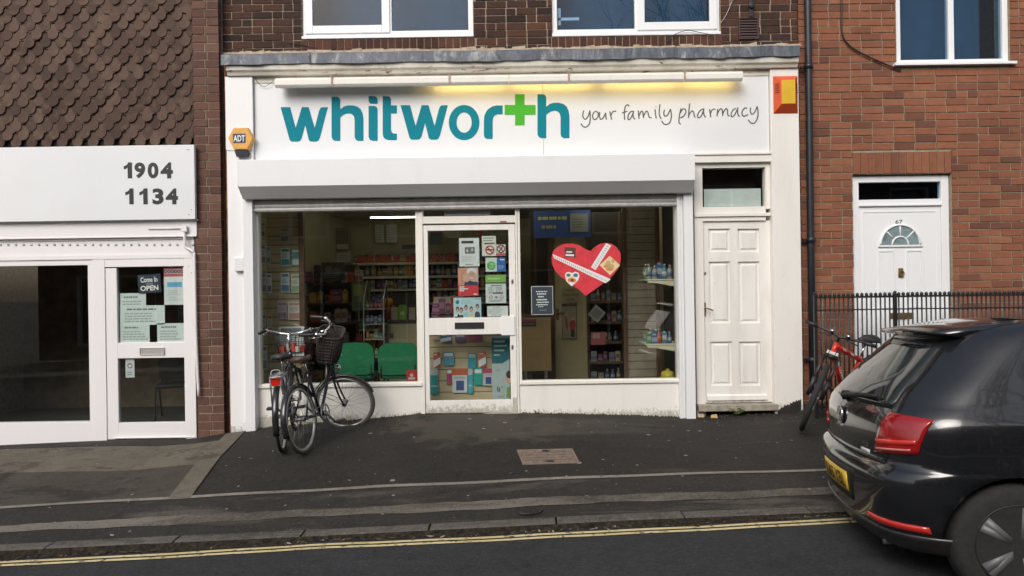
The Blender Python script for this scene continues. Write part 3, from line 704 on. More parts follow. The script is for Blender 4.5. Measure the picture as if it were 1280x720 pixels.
b = MB(); i = .045; b.add([(q[0],-.061,q[2]),(q[1],-.061,q[2]),(q[1],-.061,q[3]),(q[0],-.061,q[3]),(q[0]+.062,-.13,q[2]+i*1.9),(q[1]-.05,-.13,q[2]+i*1.9),(q[1]-.05,-.13,q[3]-i*1.3),(q[0]+.062,-.13,q[3]-i*1.3)],
      [(0,1,2,3),(4,5,6,7),(0,1,5,4),(1,2,6,5),(2,3,7,6),(3,0,4,7)]); b.build('case', M['orange'], al2, bevel=.004)
b = MB(); b.box(q[0]+.066,q[1]-.054,-.1335,-.1302,q[2]+i*1.9+.004,q[3]-i*1.3-.004); b.build('front_panel', M['yell'], al2, bevel=.002)
for side in (0, 1):
    b = MB()
    for k in range(5):
        z = q[3]-.10-k*.022
        if side == 0: p0_, p1_ = (q[0]+.018, -.081), (q[0]+.048, -.114)
        else: p0_, p1_ = (q[1]-.014, -.081), (q[1]-.038, -.114)
        e_ = -.004 if side == 0 else .004
        b.add([(p0_[0]+e_,p0_[1]-.004,z),(p1_[0]+e_,p1_[1]-.004,z),(p1_[0]+e_,p1_[1]-.004,z+.008),(p0_[0]+e_,p0_[1]-.004,z+.008),(p0_[0]-e_,p0_[1]+.004,z),(p1_[0]-e_,p1_[1]+.004,z),(p1_[0]-e_,p1_[1]+.004,z+.008),(p0_[0]-e_,p0_[1]+.004,z+.008)],
              [(0,3,2,1),(4,5,6,7),(0,1,5,4),(1,2,6,5),(2,3,7,6),(3,0,4,7)])
    b.build('louvre', mat('dark_red_louvre', (.22,.03,.01), .6), al2)
# ================================================================== LEFT SHOP (tile hung)
LS = thing('tile_hung_shop', 'shop building with brown scalloped hanging tiles above a white glazed door', 'building', (-4.2, 0, -.3))
LX0 = -7.2
tx1 = W(242,90,.06)[0]; tz0 = W(200,181,.06)[1]; ztopL = 6.2
b = MB()                                                         # scalloped clay tiles, one island each
g = .0905; w = .168; row = 0; z = tz0-.02
while z < ztopL:
    x = LX0+(w/2 if row % 2 else 0)
    while x < tx1+.05:
        cx = x+R.uniform(-.006,.006); zz = z+R.uniform(-.006,.006); tl_ = R.uniform(-.006,.006); yy = .03+R.uniform(-.006,.006); cl = R.choice((0,0,.003))
        out = [(-.08,.17),(-.08,.080+tl_),(-.056,.080),(-.057,.062)]+[(.057*math.cos(a), .056+.057*math.sin(a)) for a in [PI+PI*k/9 for k in range(1,9)]]+[(.057,.062),(.056,.080),(.08,.080-tl_),(.08,.17)]
        P = [(min(cx+a, tx1), zz+c) for a, c in out]
        if P[0][0] < tx1-.02:
            n = len(P); f = lambda zq: yy+(zq-zz)*.12
            b.add([(a, f(c), c) for a, c in P]+[(a, f(c)+.012, c) for a, c in P], [tuple(range(n)), tuple(range(2*n-1,n-1,-1))]+[(k,(k+1)%n,(k+1)%n+n,k+n) for k in range(n)])
        x += w
    z += g; row += 1
b.build('hanging_tiles', M['tile'], LS, recalc=True)
b = MB(); b.box(LX0, tx1+.01, .075, .3, tz0-.05, ztopL); b.build('wall_backing', M['dark'], LS)
# red-brown pier between the two shops
px0, px1 = W(242.5,200,-.0)[0], W(277,200,-.0)[0]; b = MB(); z = -.4; row = 0; cw = .0905
xa, xb = px0+.01, W(283,300,0)[0]-.045
while z < ztopL:
    zt = z+cw-.012; sp = xa+(xb-xa)*(.55 if row % 2 else .45)
    for a, c in ((xa, sp-.006), (sp+.006, xb)):
        j = R.uniform(-.003,.003); b.box(a, c, -.02+j, .05, z, zt, 0)
    z += cw; row += 1
b.box(xa+.004, xb-.004, -.012, .3, -.5, ztopL, 1); b.build('brick_pier', [M['pbrick'], M['mortarg']], LS)
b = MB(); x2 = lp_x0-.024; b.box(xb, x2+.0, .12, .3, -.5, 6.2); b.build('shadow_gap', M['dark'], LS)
b = MB(); zz = -.3
while zz < 3.7:
    h = R.uniform(.05,.2); b.box(x2-.016+R.uniform(-.004,.002), x2-.003, -.03+R.uniform(-.006,.006), .06, zz, zz+h-.002); zz += h
b.build('rusty_edge', M['rust'], LS)
# shopfront of the left shop
fq = rect(-400,276,244.5,296,-.03); x1L = W(244,400,0)[0]; zb0 = W(200,549,0)[1]
b = MB(); zf0, zf1 = W(200,296,-.03)[1], W(200,275,-.03)[1]
b.box(LX0, W(246,285,-.03)[0], -.035, .06, zf0, zf1+.01); b.box(LX0, W(246,285,-.03)[0], -.045, -.036, zf0-.004, zf0+.012)
b.build('fascia_trim', M['upvcw'], LS, bevel=.003)
b = MB(); zp0, zp1 = W(200,323,-.0)[1], W(200,298,0)[1]
b.box(LX0, x1L, .0, .06, zp0, zf0-.001); b.box(LX0, x1L-.0, -.012, -.001, zp1-.012, zf0-.002); b.box(LX0, x1L, -.014, -.0005, zp0, zp0+.045)
for k in range(70):
    px = 241-k*9.6; X, Z = W(px, 306, -.0)
    if X < LX0: break
    b.lathe([(.0,-.0075),(.011,-.007),(.013,-.0006)], (X,0,Z), 'y', 10, 1)
b.build('bolted_rail', [M['upvcw'], M['steel']], LS)
# white conduit that kinks down beside the door
b = MB(); pp = [(150,285),(228,285),(230,285.5),(231,300),(232,309),(238,312),(242,316),(243,326),(245,420),(248.5,495)]
b.tube(smooth([(W(a,c,-.055)[0],-.055,W(a,c,-.055)[1]) for a,c in pp[2:]], 5), .015, 10)
b.tube([(W(185,286,-.045)[0],-.047,W(185,286,-.045)[1]),(W(230,285.5,-.045)[0],-.047,W(230,285.5,-.045)[1])], .006, 6)
X, Z = W(231,286,-.05); b.box(X-.03,X+.03,-.075,-.046,Z-.03,Z+.03); b.build('conduit', M['upvcw'], LS)
# door
d0 = W(133,440,.0)[0]; d1 = W(231.5,440,.0)[0]; ft = W(200,323,0)[1]
b = MB(); b.box(d1+.002, x1L, -.01, .09, -.7, zp0); b.box(d0-.13, d0-.002, -.01, .09, -.7, zp0); b.box(d0-.001, d1+.001, -.008, .09, W(200,333,0)[1], zp0)
for q in ((237,322),(236,333),(239,341)):
    X, Z = W(*q, -.01); b.lathe([(0,-.014),(.006,-.013),(.007,-.0095)], (X,0,Z), 'y', 8, 1)
ldf = b.build('door_frame', [M['upvcw'], M['steel']], LS, bevel=.003)
u = rect(147,334.5,231.5,428,.0); l = rect(147,447.5,231.5,528,0); ld0 = W(147,440,0)[0]; zdb = W(200,548.5,0)[1]
b = MB(); b.box(d0, ld0, .001, .05, zdb, u[3]); b.box(d1-.012, d1, .001, .05, zdb, u[3]); b.box(ld0, d1-.012, .0015, .05, l[3], u[2]); b.box(ld0, d1-.012, .0015, .05, zdb, l[2])
b.box(ld0-.05, d1+.1, -.02, .0, zdb+.012, zdb+.024)
ldoor = b.build('shop_door', M['upvcw'], LS, bevel=.003)
pane('glass', ldoor, ld0-.003, d1-.008, u[2]-.004, u[3], .022); pane('glass', ldoor, ld0-.003, d1-.008, l[2]-.004, l[3]+.004, .022)
b = MB(); q = rect(175,434.5,206,443.5,0); frame(b, q[0],q[1],q[2],q[3],-.012,-.0,.008); b.box(q[0]+.008,q[1]-.008,-.006,-.0,q[2]+.008,q[3]-.008); b.build('letter_plate', mat('grey_letter_plate', (.50,.47,.45), .35, .4), ldoor, bevel=.002)
b = MB(); b.box(LX0, d0-.131, -.0, .09, -.7, zp0-1.75); b.box(LX0, d0-.131, .0, .09, zp0-.06, zp0)
for px in (118, -30, -190): X = W(px,440,0)[0]; b.box(X-.06, X, .001, .089, zp0-1.75, zp0-.06)
lsw = b.build('shop_window', M['upvcw'], LS, bevel=.003); pane('glass', lsw, LX0, d0-.135, zp0-1.76, zp0-.05, .04)
b = MB(); b.box(LX0, x1L+.1, 2.6, 2.7, -.8, zf1); b.box(LX0, x1L+.1, .1, 2.6, zf0+.02, zf0+.12); b.box(x1L-.02, x1L+.1, .1, 2.6, -.8, zf1); b.build('inner_wall', mat('brown_interior', (.16,.12,.08), .9, var=.3), LS)
b = MB(); b.box(LX0, x1L, .1, 2.6, -.75, -.3); b.build('floor', mat('dark_carpet', (.05,.045,.04), .95), LS)
b = MB(); b.prismx([(-.2,ztopL),(-.2,ztopL+.1),(3.2,ztopL+2),(6.8,ztopL+.1),(6.8,ztopL)], LX0, xb+.05); b.build('roof', M['tile'], LS)
b = MB(); b.box(LX0, LX0+.1, .3, 4.9, -.7, ztopL); b.box(LX0, xb, 4.9, 5, -.7, ztopL); b.build('outer_wall', M['mortar'], LS)
# sign with numerals
q = rect(-330,182,243,274,-.09); sx1_ = W(243.5,228,-.09)[0]
s2 = thing('number_sign', 'white sign board with bold black numbers above the left shop door', 'sign', ((q[0]+q[1])/2, -.06, q[2]))
za_, zb_ = W(200,274.5,-.09)[1], W(200,181.5,-.09)[1]; x0_ = W(-150,228,-.09)[0]
b = MB(); b.box(x0_, sx1_, -.095, -.05, za_, zb_); b.box(x0_, sx1_+.01, -.06, -.02, za_-.012, za_-.001)
for px, py in ((236,187),(239,262),(234,187),(236,268)):
    X, Z = W(px,py,-.095); b.lathe([(0,-.1),(.006,-.099),(.007,-.094)], (X,0,Z), 'y', 8, 1)
b.build('sign_panel', [M['signw'], M['steel']], s2, bevel=.004)
NUMB = mat('black_vinyl', (.012,.012,.012), .5)
for word, xs in (('1904', ((156.5,165),(168,181.5),(184.5,198),(200.5,216))), ('1134', ((158.5,167),(175.5,184.5),(190.5,204.5),(207,222.5)))):
    for ch, (a, c) in zip(word, xs):
        y0, y1 = (203,223) if word == '1904' else (235.5,255.5); t_ = rect(a, y0, c, y1, -.097); b = MB(); x0q, x1q, z0q, z1q = t_; wq, hq_ = x1q-x0q, z1q-z0q
        if ch == '1': b.prism([(x1q,z0q),(x1q,z1q),(x1q-.042,z1q),(x1q-.05,z1q-.022),(x1q-.075,z1q-.036),(x1q-.088,z1q-.038),(x1q-.088,z1q-.072),(x1q-.062,z1q-.066),(x1q-.047,z1q-.054),(x1q-.047,z0q)], -.0968, -.0953)
        else: b.text(ch, x0q, x1q, z0q, z1q, -.0965, 0, bold=.045)
        b.build('numeral', NUMB, s2)
# ================================================================== RIGHT HOUSE
RY = .13
RH = thing('brick_house', 'orange red brick house with white door under a soldier brick lintel', 'building', (5.0, RY, 0))
hx0, hx1 = W(1001,250,RY)[0], 9.5
do = rect(1068,218,1192,520,RY); ur = rect(1119.5,-95,1262,80,RY)
zdt = W(1094,218,RY)[1]; zlt = W(1094,190.5,RY)[1]; zud = W(1119,82,RY)[1]
holes2 = [(do[0], do[1], -.6, zdt), (ur[0], ur[1], zud, W(1119,-95,RY)[1])]
b = MB(); bricks(b, hx0, hx1, -.33, 6.4, RY, holes2+[(do[0]-.0, do[1]+.0, zdt, zlt)], course=.0803, L=.232, off=0)
slab(b, hx0, hx1, RY+.009, RY+.25, -.5, 6.4, holes2, 1); b.build('brick_wall', [M['obrick'], M['mortarg']], RH)
b = MB(); soldiers(b, do[0], do[1], zdt+.006, zlt, RY-.003, pitch=.084); b.build('brick_lintel', M['obrick'], RH)
b = MB(); Y = RY+.05; x0, x1 = do[0]+.005, do[1]-.005; zth2 = lin(T0, x0)+.06
fl = rect(1078,227.5,1182,249,Y)
b.box(x0, x0+.085, Y, Y+.07, zth2-.2, zdt-.01); b.box(x1-.085, x1, Y, Y+.07, zth2-.2, zdt-.01)
b.box(x0+.085, x1-.085, Y+.001, Y+.069, fl[3], zdt-.01); b.box(x0+.085, x1-.085, Y+.001, Y+.069, fl[2]-.075, fl[2]); b.box(x0+.08, x1-.08, Y-.012, Y, fl[2]-.075, fl[2]-.05); b.box(x0,x1,Y-.02,Y+.07,zth2-.2,zth2)
hdf = b.build('door_frame', M['upvc'], RH, bevel=.005); pane('glass', hdf, x0+.08, x1-.08, fl[2]-.004, fl[3]+.004, Y+.03, 'glassu')
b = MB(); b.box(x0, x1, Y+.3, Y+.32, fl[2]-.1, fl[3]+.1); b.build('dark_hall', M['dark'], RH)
b = MB(); a0, a1 = x0+.088, x1-.088; zt_ = fl[2]-.078; b.box(a0, a1, Y+.012, Y+.06, zth2, zt_)
mx = W(1121,300,Y)[0]; mx = (a0+a1)/2
for s in (-1, 1):                                                # two moulded panels below the fan
    for (za2, zb2) in ((zt_-.98, zt_-.48), (zt_-1.75, zt_-1.1)):
        xa2, xb2 = sorted((mx+s*.06, mx+s*.25)); frame(b, xa2, xb2, za2, zb2, Y+.002, Y+.0115, .02); b.box(xa2+.03, xb2-.03, Y+.004, Y+.0118, za2+.03, zb2-.03)
frame(b, a0+.035, a1-.035, zth2+.05, zt_-.05, Y+.006, Y+.0115, .014)
hd = b.build('front_door', M['upvc'], RH, bevel=.003)
zf = W(1121,306,Y)[1]; rad = .22
b = MB(); b.ring((mx, Y+.006, zf), rad, .014, 'y', 24, 6, 0, 0, PI); b.box(mx-rad-.025, mx+rad+.025, Y-.006, Y+.012, zf-.022, zf-.002); b.ring((mx,Y+.006,zf),.09,.01,'y',16,6,0,0,PI)
for k in (1,2,3): a = PI*k/4; b.tube([(mx+.09*math.cos(a),Y+.006,zf+.09*math.sin(a)),(mx+rad*math.cos(a),Y+.006,zf+rad*math.sin(a))], .008, 6)
fan = b.build('fan_light', M['upvc'], hd)
b = MB(); b.prism([(mx+rad*math.cos(PI*k/20), zf+rad*math.sin(PI*k/20)) for k in range(21)], Y+.008, Y+.0116); b.build('pane', mat('obscured_glass', (.20,.27,.28), .12, var=.3, vs=12), fan)
b = MB(); q = rect(1112,275,1122,281,Y); b.text('67', mx-.05, mx+.03, q[2]+.01, q[2]+.055, Y+.0105, 0, bold=.02); b.build('house_number', M['ink'], hd)
b = MB(); zk2 = W(1121,341,Y)[1]; b.box(mx-.025,mx+.025,Y+.002,Y+.0118,zk2-.05,zk2+.05); b.ring((mx,Y-.008,zk2-.01),.03,.006,'y',16,6); b.build('door_knocker', M['brass'], hd)
b = MB(); zk2 = W(1121,395,Y)[1]; b.box(mx-.13,mx+.13,Y+.0,Y+.0118,zk2-.035,zk2+.035); b.build('letter_plate', M['brass'], hd, bevel=.003)
x0, x1, z0, z1 = holes2[1]; b = MB(); frame(b, x0+.003, x1-.003, z0+.01, z1, RY+.03, RY+.1, .06); xm = (x0+x1)/2; b.box(xm-.03,xm+.03,RY+.031,RY+.099,z0+.07,z1-.06); b.box(x0-.04, x1+.04, RY-.05, RY+.03, z0-.012, z0+.02)
ruw = b.build('upper_window', M['upvc'], RH, bevel=.004); pane('glass', ruw, x0+.06, x1-.06, z0+.065, z1-.055, RY+.06, 'glassu')
b = MB(); b.box(x0, x1, RY+.5, RY+.52, z0, z1); b.build('sky_tinted_room', bpy.data.materials['sky_tinted_interior'], RH)  # same backing board, sky blue in its colour
wire('cable', [(1052,-30),(1052,18),(1053,42),(1062,57),(1082,69),(1104,79),(1126,88)], RY-.02, .009, RH)
b = MB(); b.prismx([(-.15,6.38),(-.15,6.5),(3.4,8.5),(7,6.5),(7,6.38)], hx0, hx1); b.build('roof', bpy.data.materials['slate_roof'], RH)
b = MB(); b.box(hx0, hx0+.1, .4, 4.9, -.5, 6.4); b.box(hx1-.1, hx1, .4, 4.9, -.5, 6.4); b.box(hx0, hx1, 4.9, 5, -.5, 6.4); b.build('outer_wall', M['mortarg'], RH)
# downpipe between the buildings
X, _ = W(1012,250,.04); dp = thing('downpipe', 'black rainwater downpipe running down between the white shopfront and the orange brick house', 'drainpipe', (X, .04, lin(T0,X)))
b = MB(); b.tube([(W(1009,-90,.04)[0],.04,6.2),(W(1009.5,0,.04)[0],.04,W(1009,0,.04)[1]),(W(1013.5,300,.04)[0],.04,W(1013,300,.04)[1]),(W(1016.5,505,.04)[0],.04,lin(T0,X)-.05)], .036, 14); b.build('pipe', M['pipe'], dp)
for py in (83, -40, 300, 450):
    x = W(1009.5+py*.0137, py, .04)[0]; z = W(1011,py,.04)[1]; b = MB(); b.lathe([(.036,-.03),(.044,-.03),(.044,.03),(.036,.03)],(x,.04,z),'z',14); b.box(x-.07,x+.07,.07,.1,z-.012,z+.012); b.build('pipe_collar', M['pipe'], dp)
# railing in front of the house
YR = -.38; ra = W(1020,370,YR)[0]; rb = 6.2
rl = thing('railing_fence', 'low black iron railing with close upright bars before the orange brick house', 'railing', (ra, YR, gz(ra,YR)))
def rz(px, py): return W(px,py,YR)[1]
ztr = W(1070,371,YR)[1]; zmr = W(1070,387,YR)[1]; zbr = .08
b = MB(); b.box(ra-.02, rb, YR-.014, YR+.014, ztr-.012, ztr+.008); b.build('top_rail', M['blackp'], rl, bevel=.003)
b = MB(); b.box(ra-.02, rb, YR-.012, YR+.012, zmr-.006, zmr+.006); b.build('middle_rail', M['blackp'], rl)
b = MB(); b.box(ra-.02, rb, YR-.014, YR+.014, zbr-.012, zbr+.012); b.build('bottom_rail', M['blackp'], rl)
ox, oy, oz = ORG[rl.name]; b = MB(); b.tube([(ox,oy,oz-.15),(ox,oy,oz+1.0)], .0085, 6); b.lathe([(.004,1.0),(.017,1.012),(.017,1.03),(.0,1.045)], (ox,oy,oz), 'z', 8)
bar0 = None; x = ra
k = 0
while x < rb and k < 66:
    if bar0 is None: bar0 = b.build('bar', M['blackp'], rl); o = bar0
    else: o = bar0.copy(); C.objects.link(o)
    o.location = (x-ra, 0, ztr-1.0-gz(ra,YR)); x += .047; k += 1
for xx in (ra-.01, W(1119,400,YR)[0], rb):
    b = MB(); b.box(xx-.016,xx+.016,YR-.016,YR+.016,gz(min(xx,6),YR)-.2,ztr+.03); b.lathe([(.012,ztr+.03),(.018,ztr+.04),(.016,ztr+.05),(.0,ztr+.058)],(xx,YR,0),'z',10); b.build('post', M['blackp'], rl, bevel=.003)
# dark planting bed behind the railing, rubble at its edge
b = MB(); n = 30; x0, x1 = W(990,505,0)[0], W(1170,505,0)[0]; vs = []
for i in range(n+1):
    for j in range(7):
        x = x0+(x1-x0)*i/n; y = RY-.02-(.40)*j/6; h = math.sin(PI*min(1, j/6+.15))*.07+R.uniform(0,.03); h *= min(1, i/3); vs.append((x, y, gz(x,y)+h-.012))
b.add(vs, [(i*7+j, (i+1)*7+j, (i+1)*7+j+1, i*7+j+1) for i in range(n) for j in range(6)])
tag(b.build('soil', mat('dark_soil', (.022,.018,.013), .95, var=.6, vs=30, bump=.8, bs=30)), kind='structure')
# metal cover in the forecourt
A, B_, C_, D_ = [G(*p) for p in ((648.5,564),(714,562.5),(722,578),(655,580))]
mc = thing('manhole_cover', 'rusty rectangular metal access cover set in the dark forecourt', 'manhole cover', ((A+C_)/2).to_tuple())
def gp(fx, fy, h): p = A.lerp(B_, fx).lerp(D_.lerp(C_, fx), fy); return (p.x, p.y, gz(p.x,p.y)+h)
b = MB(); mrust = mat('rusty_cast_iron', (.17,.125,.10), .8, .2, var=.35, vs=18, bump=.4); mr2 = mat('worn_iron_rib', (.24,.185,.15), .7, .2, var=.3, vs=18)
b.quad([gp(0,0,.005),gp(1,0,.005),gp(1,1,.005),gp(0,1,.005)], 0)
for i in range(20):
    for j in range(5):
        fx, fy = (i+.5)/20, (j+.5)/5
        if j in (0,4) and 8 <= i <= 11: continue
        if (i+j) % 2: q = [(fx-.022,fy-.03),(fx+.022,fy-.03),(fx+.022,fy+.03),(fx-.022,fy+.03)]
        else: q = [(fx-.012,fy-.07),(fx+.012,fy-.07),(fx+.012,fy+.07),(fx-.012,fy+.07)]
        lo = [gp(a,c,.004) for a,c in q]; hi = [gp(a,c,.010) for a,c in q]; b.add(lo+hi, [(4,5,6,7),(0,1,5,4),(1,2,6,5),(2,3,7,6),(3,0,4,7)], 1)
b.build('plate', [mrust, mr2], mc)
b = MB()
for (a0_,b0_,a1_,b1_) in ((-.03,-.05,1.03,.0),(-.03,1,1.03,1.05),(-.03,0,.0,1),(1,0,1.03,1)):
    q = [(a0_,b0_),(a1_,b0_),(a1_,b1_),(a0_,b1_)]; lo = [gp(a,c,-.004) for a,c in q]; hi = [gp(a,c,.010) for a,c in q]; b.add(lo+hi, [(4,5,6,7),(0,1,5,4),(1,2,6,5),(2,3,7,6),(3,0,4,7)])
b.build('frame', mr2, mc)
for fy in (.08,.92):
    b = MB(); b.add([gp(.44,fy-.06,.0105),gp(.56,fy-.06,.0105),gp(.56,fy+.06,.0105),gp(.44,fy+.06,.0105)], [(0,1,2,3)]); b.build('lifting_slot', M['dark'], mc)
# weeds
def weed(px, py, n, h, label, off=0):
    p = G(px, py); p.y = min(p.y, -.03); b = MB()
    for k in range(n):
        a = R.uniform(0, 2*PI); L = h*R.uniform(.5,1); q = Vector((math.cos(a)*.6, -abs(math.sin(a))*.6, R.uniform(.25,1.0))).normalized()
        st = [Vector((0,0,-.01)), q*L*.5+Vector((0,0,L*.12)), q*L]; b.tube([s_+Vector((p.x,p.y,p.z)) for s_ in st], .0022, 4, 1)
        for t_ in (.4,.6,.8,1):
            c = Vector(p)+st[1].lerp(st[2], t_) ; s_ = h*R.uniform(.16,.3); w_ = Vector((R.uniform(-1,1),R.uniform(-1,.2),R.uniform(-.3,.8))).normalized(); u_ = w_.orthogonal().normalized()
            b.add([c, c+w_*s_*.5+u_*s_*.32, c+w_*s_, c+w_*s_*.5-u_*s_*.32], [(0,1,2,3)])
    o = b.build('weed', [mat('weed_leaf', (.075,.12,.03), .6, var=.4, vs=40), mat('weed_stem', (.12,.13,.05), .7)], None, recalc=False)
    tag(o, label, 'plant'); recenter(o); return o
weed(918, 517, 16, .12, 'small green weed growing at the foot of the white side door step', 0)
weed(671, 517, 8, .05, 'tiny weed rooted where the stall riser meets tarmac by the pharmacy door')
# moss line along the foot of the shopfront
b = MB()
for k in range(620):
    x = R.uniform(lp_x1, rx1); 
    if dx0-.02 < x < dx1+.02: continue
    if x > W(850,520,0)[0] and R.random() < .3: continue
    z = gz(x, -.02); s_ = R.uniform(.006,.022); y = -.004-abs(R.gauss(0,.012)); rr = [R.uniform(.6,1.2) for _ in range(5)]
    b.add([(x,y-s_*.3,z+s_*.9)]+[(x+s_*rr[j]*math.cos(2*PI*j/5), min(y+s_*rr[j]*math.sin(2*PI*j/5), .03), z-.004) for j in range(5)], [(0,j+1,(j+1)%5+1) for j in range(5)])
tag(b.build('moss', mat('mossy_dirt', (.06,.055,.022), .95, var=.5, vs=40, bump=.5)), kind='stuff')
# bits in the gutter and on the tarmac
b = MB()
for k in range(900):
    r_ = R.random()
    if r_ < .55: x = R.uniform(-5.2, 5.5); y = -2.94-abs(R.gauss(0,.03))
    elif r_ < .8: x = R.uniform(-3,3.3); y = R.uniform(-2.8,-.1)
    else: x = R.uniform(1.9, 4.2); y = R.uniform(-.5,-.05)
    z = gz(x,y)+.006; s_ = R.uniform(.006,.022)*(1.0 if r_ > .55 else 1.3); a = R.uniform(0,PI); c, d_ = math.cos(a)*s_, math.sin(a)*s_; w_ = R.uniform(.25,.6)
    b.add([(x-c,y-d_,z),(x+d_*w_,y-c*w_,z+.003),(x+c,y+d_,z+.004),(x-d_*w_,y+c*w_,z)], [(0,1,2,3)], R.choice((0,0,0,1,1,2)))
tag(b.build('leaf_litter', [mat('dry_leaf', (.10,.065,.03), .9, var=.4), mat('grit', (.06,.052,.045), .9, var=.3), mat('pale_scrap', (.30,.28,.24), .8)], None, recalc=False), kind='stuff')
for px, py, col, lab in ((876,521.5,(.50,.40,.27),'pale broken stone chip lying beside the shutter guide foot'), (892.5,522.5,(.55,.37,.15),'yellowish broken brick chip lying below the side door step')):
    p = G(px, py); b = MB(); s_ = .04
    b.add([(-s_,-.02,0),(s_*.9,-.025,0),(s_,.02,0),(-s_*.8,.025,0),(-s_*.8,-.015,.035),(s_*.7,-.02,.045),(s_*.75,.015,.04),(-s_*.7,.02,.03)],[(0,3,2,1),(4,5,6,7),(0,1,5,4),(1,2,6,5),(2,3,7,6),(3,0,4,7)])
    o = b.build('stone_chip', mat('chip', col, .85, var=.3, vs=40), None, bevel=.008); o.location = p; tag(o, lab, 'stone')
p = G(660, 643); b = MB(); b.tube(smooth([(p.x-.06,p.y-.02,p.z+.012),(p.x,p.y-.03,p.z+.014),(p.x+.07,p.y-.01,p.z+.012),(p.x+.10,p.y+.03,p.z+.02)],5), .006, 6); o = b.build('twig', M['black']); tag(o, 'short dark bent twig lying on the footway near the kerb', 'twig'); recenter(o)
# ================================================================== across the street (seen in the glass and the car's paint)
OP = thing('terrace_houses', 'red brick terrace with slate roof across the street, seen only in reflections', 'building', (0, -13, -.3))
b = MB(); oh = []
for k in range(-4, 5):
    x = k*3.0; oh += [(x-.9, x-.1, -.2, 1.9), (x+.3, x+1.5, .4, 1.9), (x-.6, x+.6, 2.9, 4.2)]
slab(b, -14, 14, -13.3, -13, -.6, 5.0, oh); b.build('brick_wall', mat('soft_red_brick', (.17,.085,.06), .9, var=.3, vs=3), OP)
b = MB()
for h in oh: frame(b, h[0], h[1], h[2], h[3], -13.2, -13.05, .07)
b.build('window_frames', M['upvc'], OP)
b = MB()
for h in oh: b.box(h[0], h[1], -13.29, -13.28, h[2], h[3])
b.build('window_panes', mat('dark_pane', (.03,.035,.04), .1), OP)
b = MB(); b.prismx([(-12.8,4.9),(-12.8,5.05),(-16,7.2),(-19,5.0)], -14, 14); b.build('roof', bpy.data.materials['slate_roof'], OP)
bt = thing('bare_tree', 'leafless street tree standing across the road, reflected in the upper right window', 'tree', (4.9, -11.3, -.2))
b = MB(); RT = random.Random(3)
def branch(p, d, L, r, depth):
    pts = [p]; dd = d.copy(); n = 4
    for i in range(n):
        dd = (dd+Vector((RT.uniform(-1,1),RT.uniform(-1,1),RT.uniform(-.6,.9)))*.22).normalized(); pts.append(pts[-1]+dd*L/n)
    b.tube(pts, [r*(1-.45*i/n) for i in range(n+1)], 6 if depth < 3 else 4)
    if depth >= 6: return
    for k in range(3 if depth < 5 else 2):
        t_ = RT.choice((2,3,4)) if k else 4; nd = (dd+Vector((RT.uniform(-1,1),RT.uniform(-1,1),RT.uniform(-.3,.8)))*.75).normalized(); branch(pts[t_], nd, L*RT.uniform(.62,.8), r*.58, depth+1)
branch(Vector((4.9,-11.3,-.3)), Vector((0,0,1)), 3.4, .2, 0)
b.build('trunk', mat('dark_bark', (.03,.026,.022), .9, var=.3), bt)
# ================================================================== sheets and posters
def sheet(name, label, cat, pxr, Y, base, prints=(), group=None, fr=None, tilt=0):
    x0, x1, z0, z1 = rect(*pxr, Y); w, h = x1-x0, z1-z0; b = MB(); mats = [cm(base)]; cx, cz = (x0+x1)/2, (z0+z1)/2
    X = lambda f: x0+f*w
    Z = lambda f: z1-f*h
    b.box(x0, x1, Y, Y+.002, z0, z1, 0); k = 0
    def mi(c):
        m = cm(c)
        if m not in mats: mats.append(m)
        return mats.index(m)
    for p in prints:
        k += 1; y = Y-.0008-.00012*k
        if p[0] == 'text': b.text(p[1], X(p[2]), X(p[4]), Z(p[5]), Z(p[3]), y, mi(p[6]), bold=.02, ext=0)
        elif p[0] == 'disc': b.quad([(X(p[1])+p[3]*w*math.cos(2*PI*j/20), y, Z(p[2])+p[4]*h*math.sin(2*PI*j/20)) for j in range(20)], mi(p[5]))
        elif p[0] == 'ring': b.ring((X(p[1]), y, Z(p[2])), p[3]*w, p[4]*w, 'y', 20, 4, mi(p[5]))
        elif p[0] == 'poly': b.quad([(X(a), y, Z(c)) for a, c in p[1]], mi(p[2]))
        elif p[0] == 'lines':
            _, fx0, fx1, fy0, fy1, n, c = p
            for i in range(n):
                f = fy0+(fy1-fy0)*(i+.2)/n; hh = (fy1-fy0)/n*.45; e = fx1-(fx1-fx0)*R.uniform(0,.35); s_ = fx0
                while s_ < e-.01:
                    t_ = min(e, s_+R.uniform(.05,.14)); b.quad([(X(s_),y,Z(f+hh)),(X(t_),y,Z(f+hh)),(X(t_),y,Z(f)),(X(s_),y,Z(f))], mi(c)); s_ = t_+.02
        else: fx0, fy0, fx1, fy1, c = p; b.quad([(X(fx0),y,Z(fy1)),(X(fx1),y,Z(fy1)),(X(fx1),y,Z(fy0)),(X(fx0),y,Z(fy0))], mi(c))
    if tilt: b.xf(Matrix.Translation((cx,0,cz)) @ Matrix.Rotation(tilt,4,'Y') @ Matrix.Translation((-cx,0,-cz)))
    if fr: b.box(x0-.008,x1+.008,Y+.0021,Y+.006,z0-.008,z1+.008, mi(fr))
    o = b.build(name, mats, None, recalc=False); tag(o, label, cat, group); recenter(o); return o
WHT=(.72,.76,.75); GRY=(.25,.26,.27); RED=(.62,.05,.06); BLU=(.03,.14,.42); TEA=(.02,.27,.30); SKN=(.62,.38,.27); DRK=(.04,.04,.05); PAL=(.55,.62,.60)
YP = .032
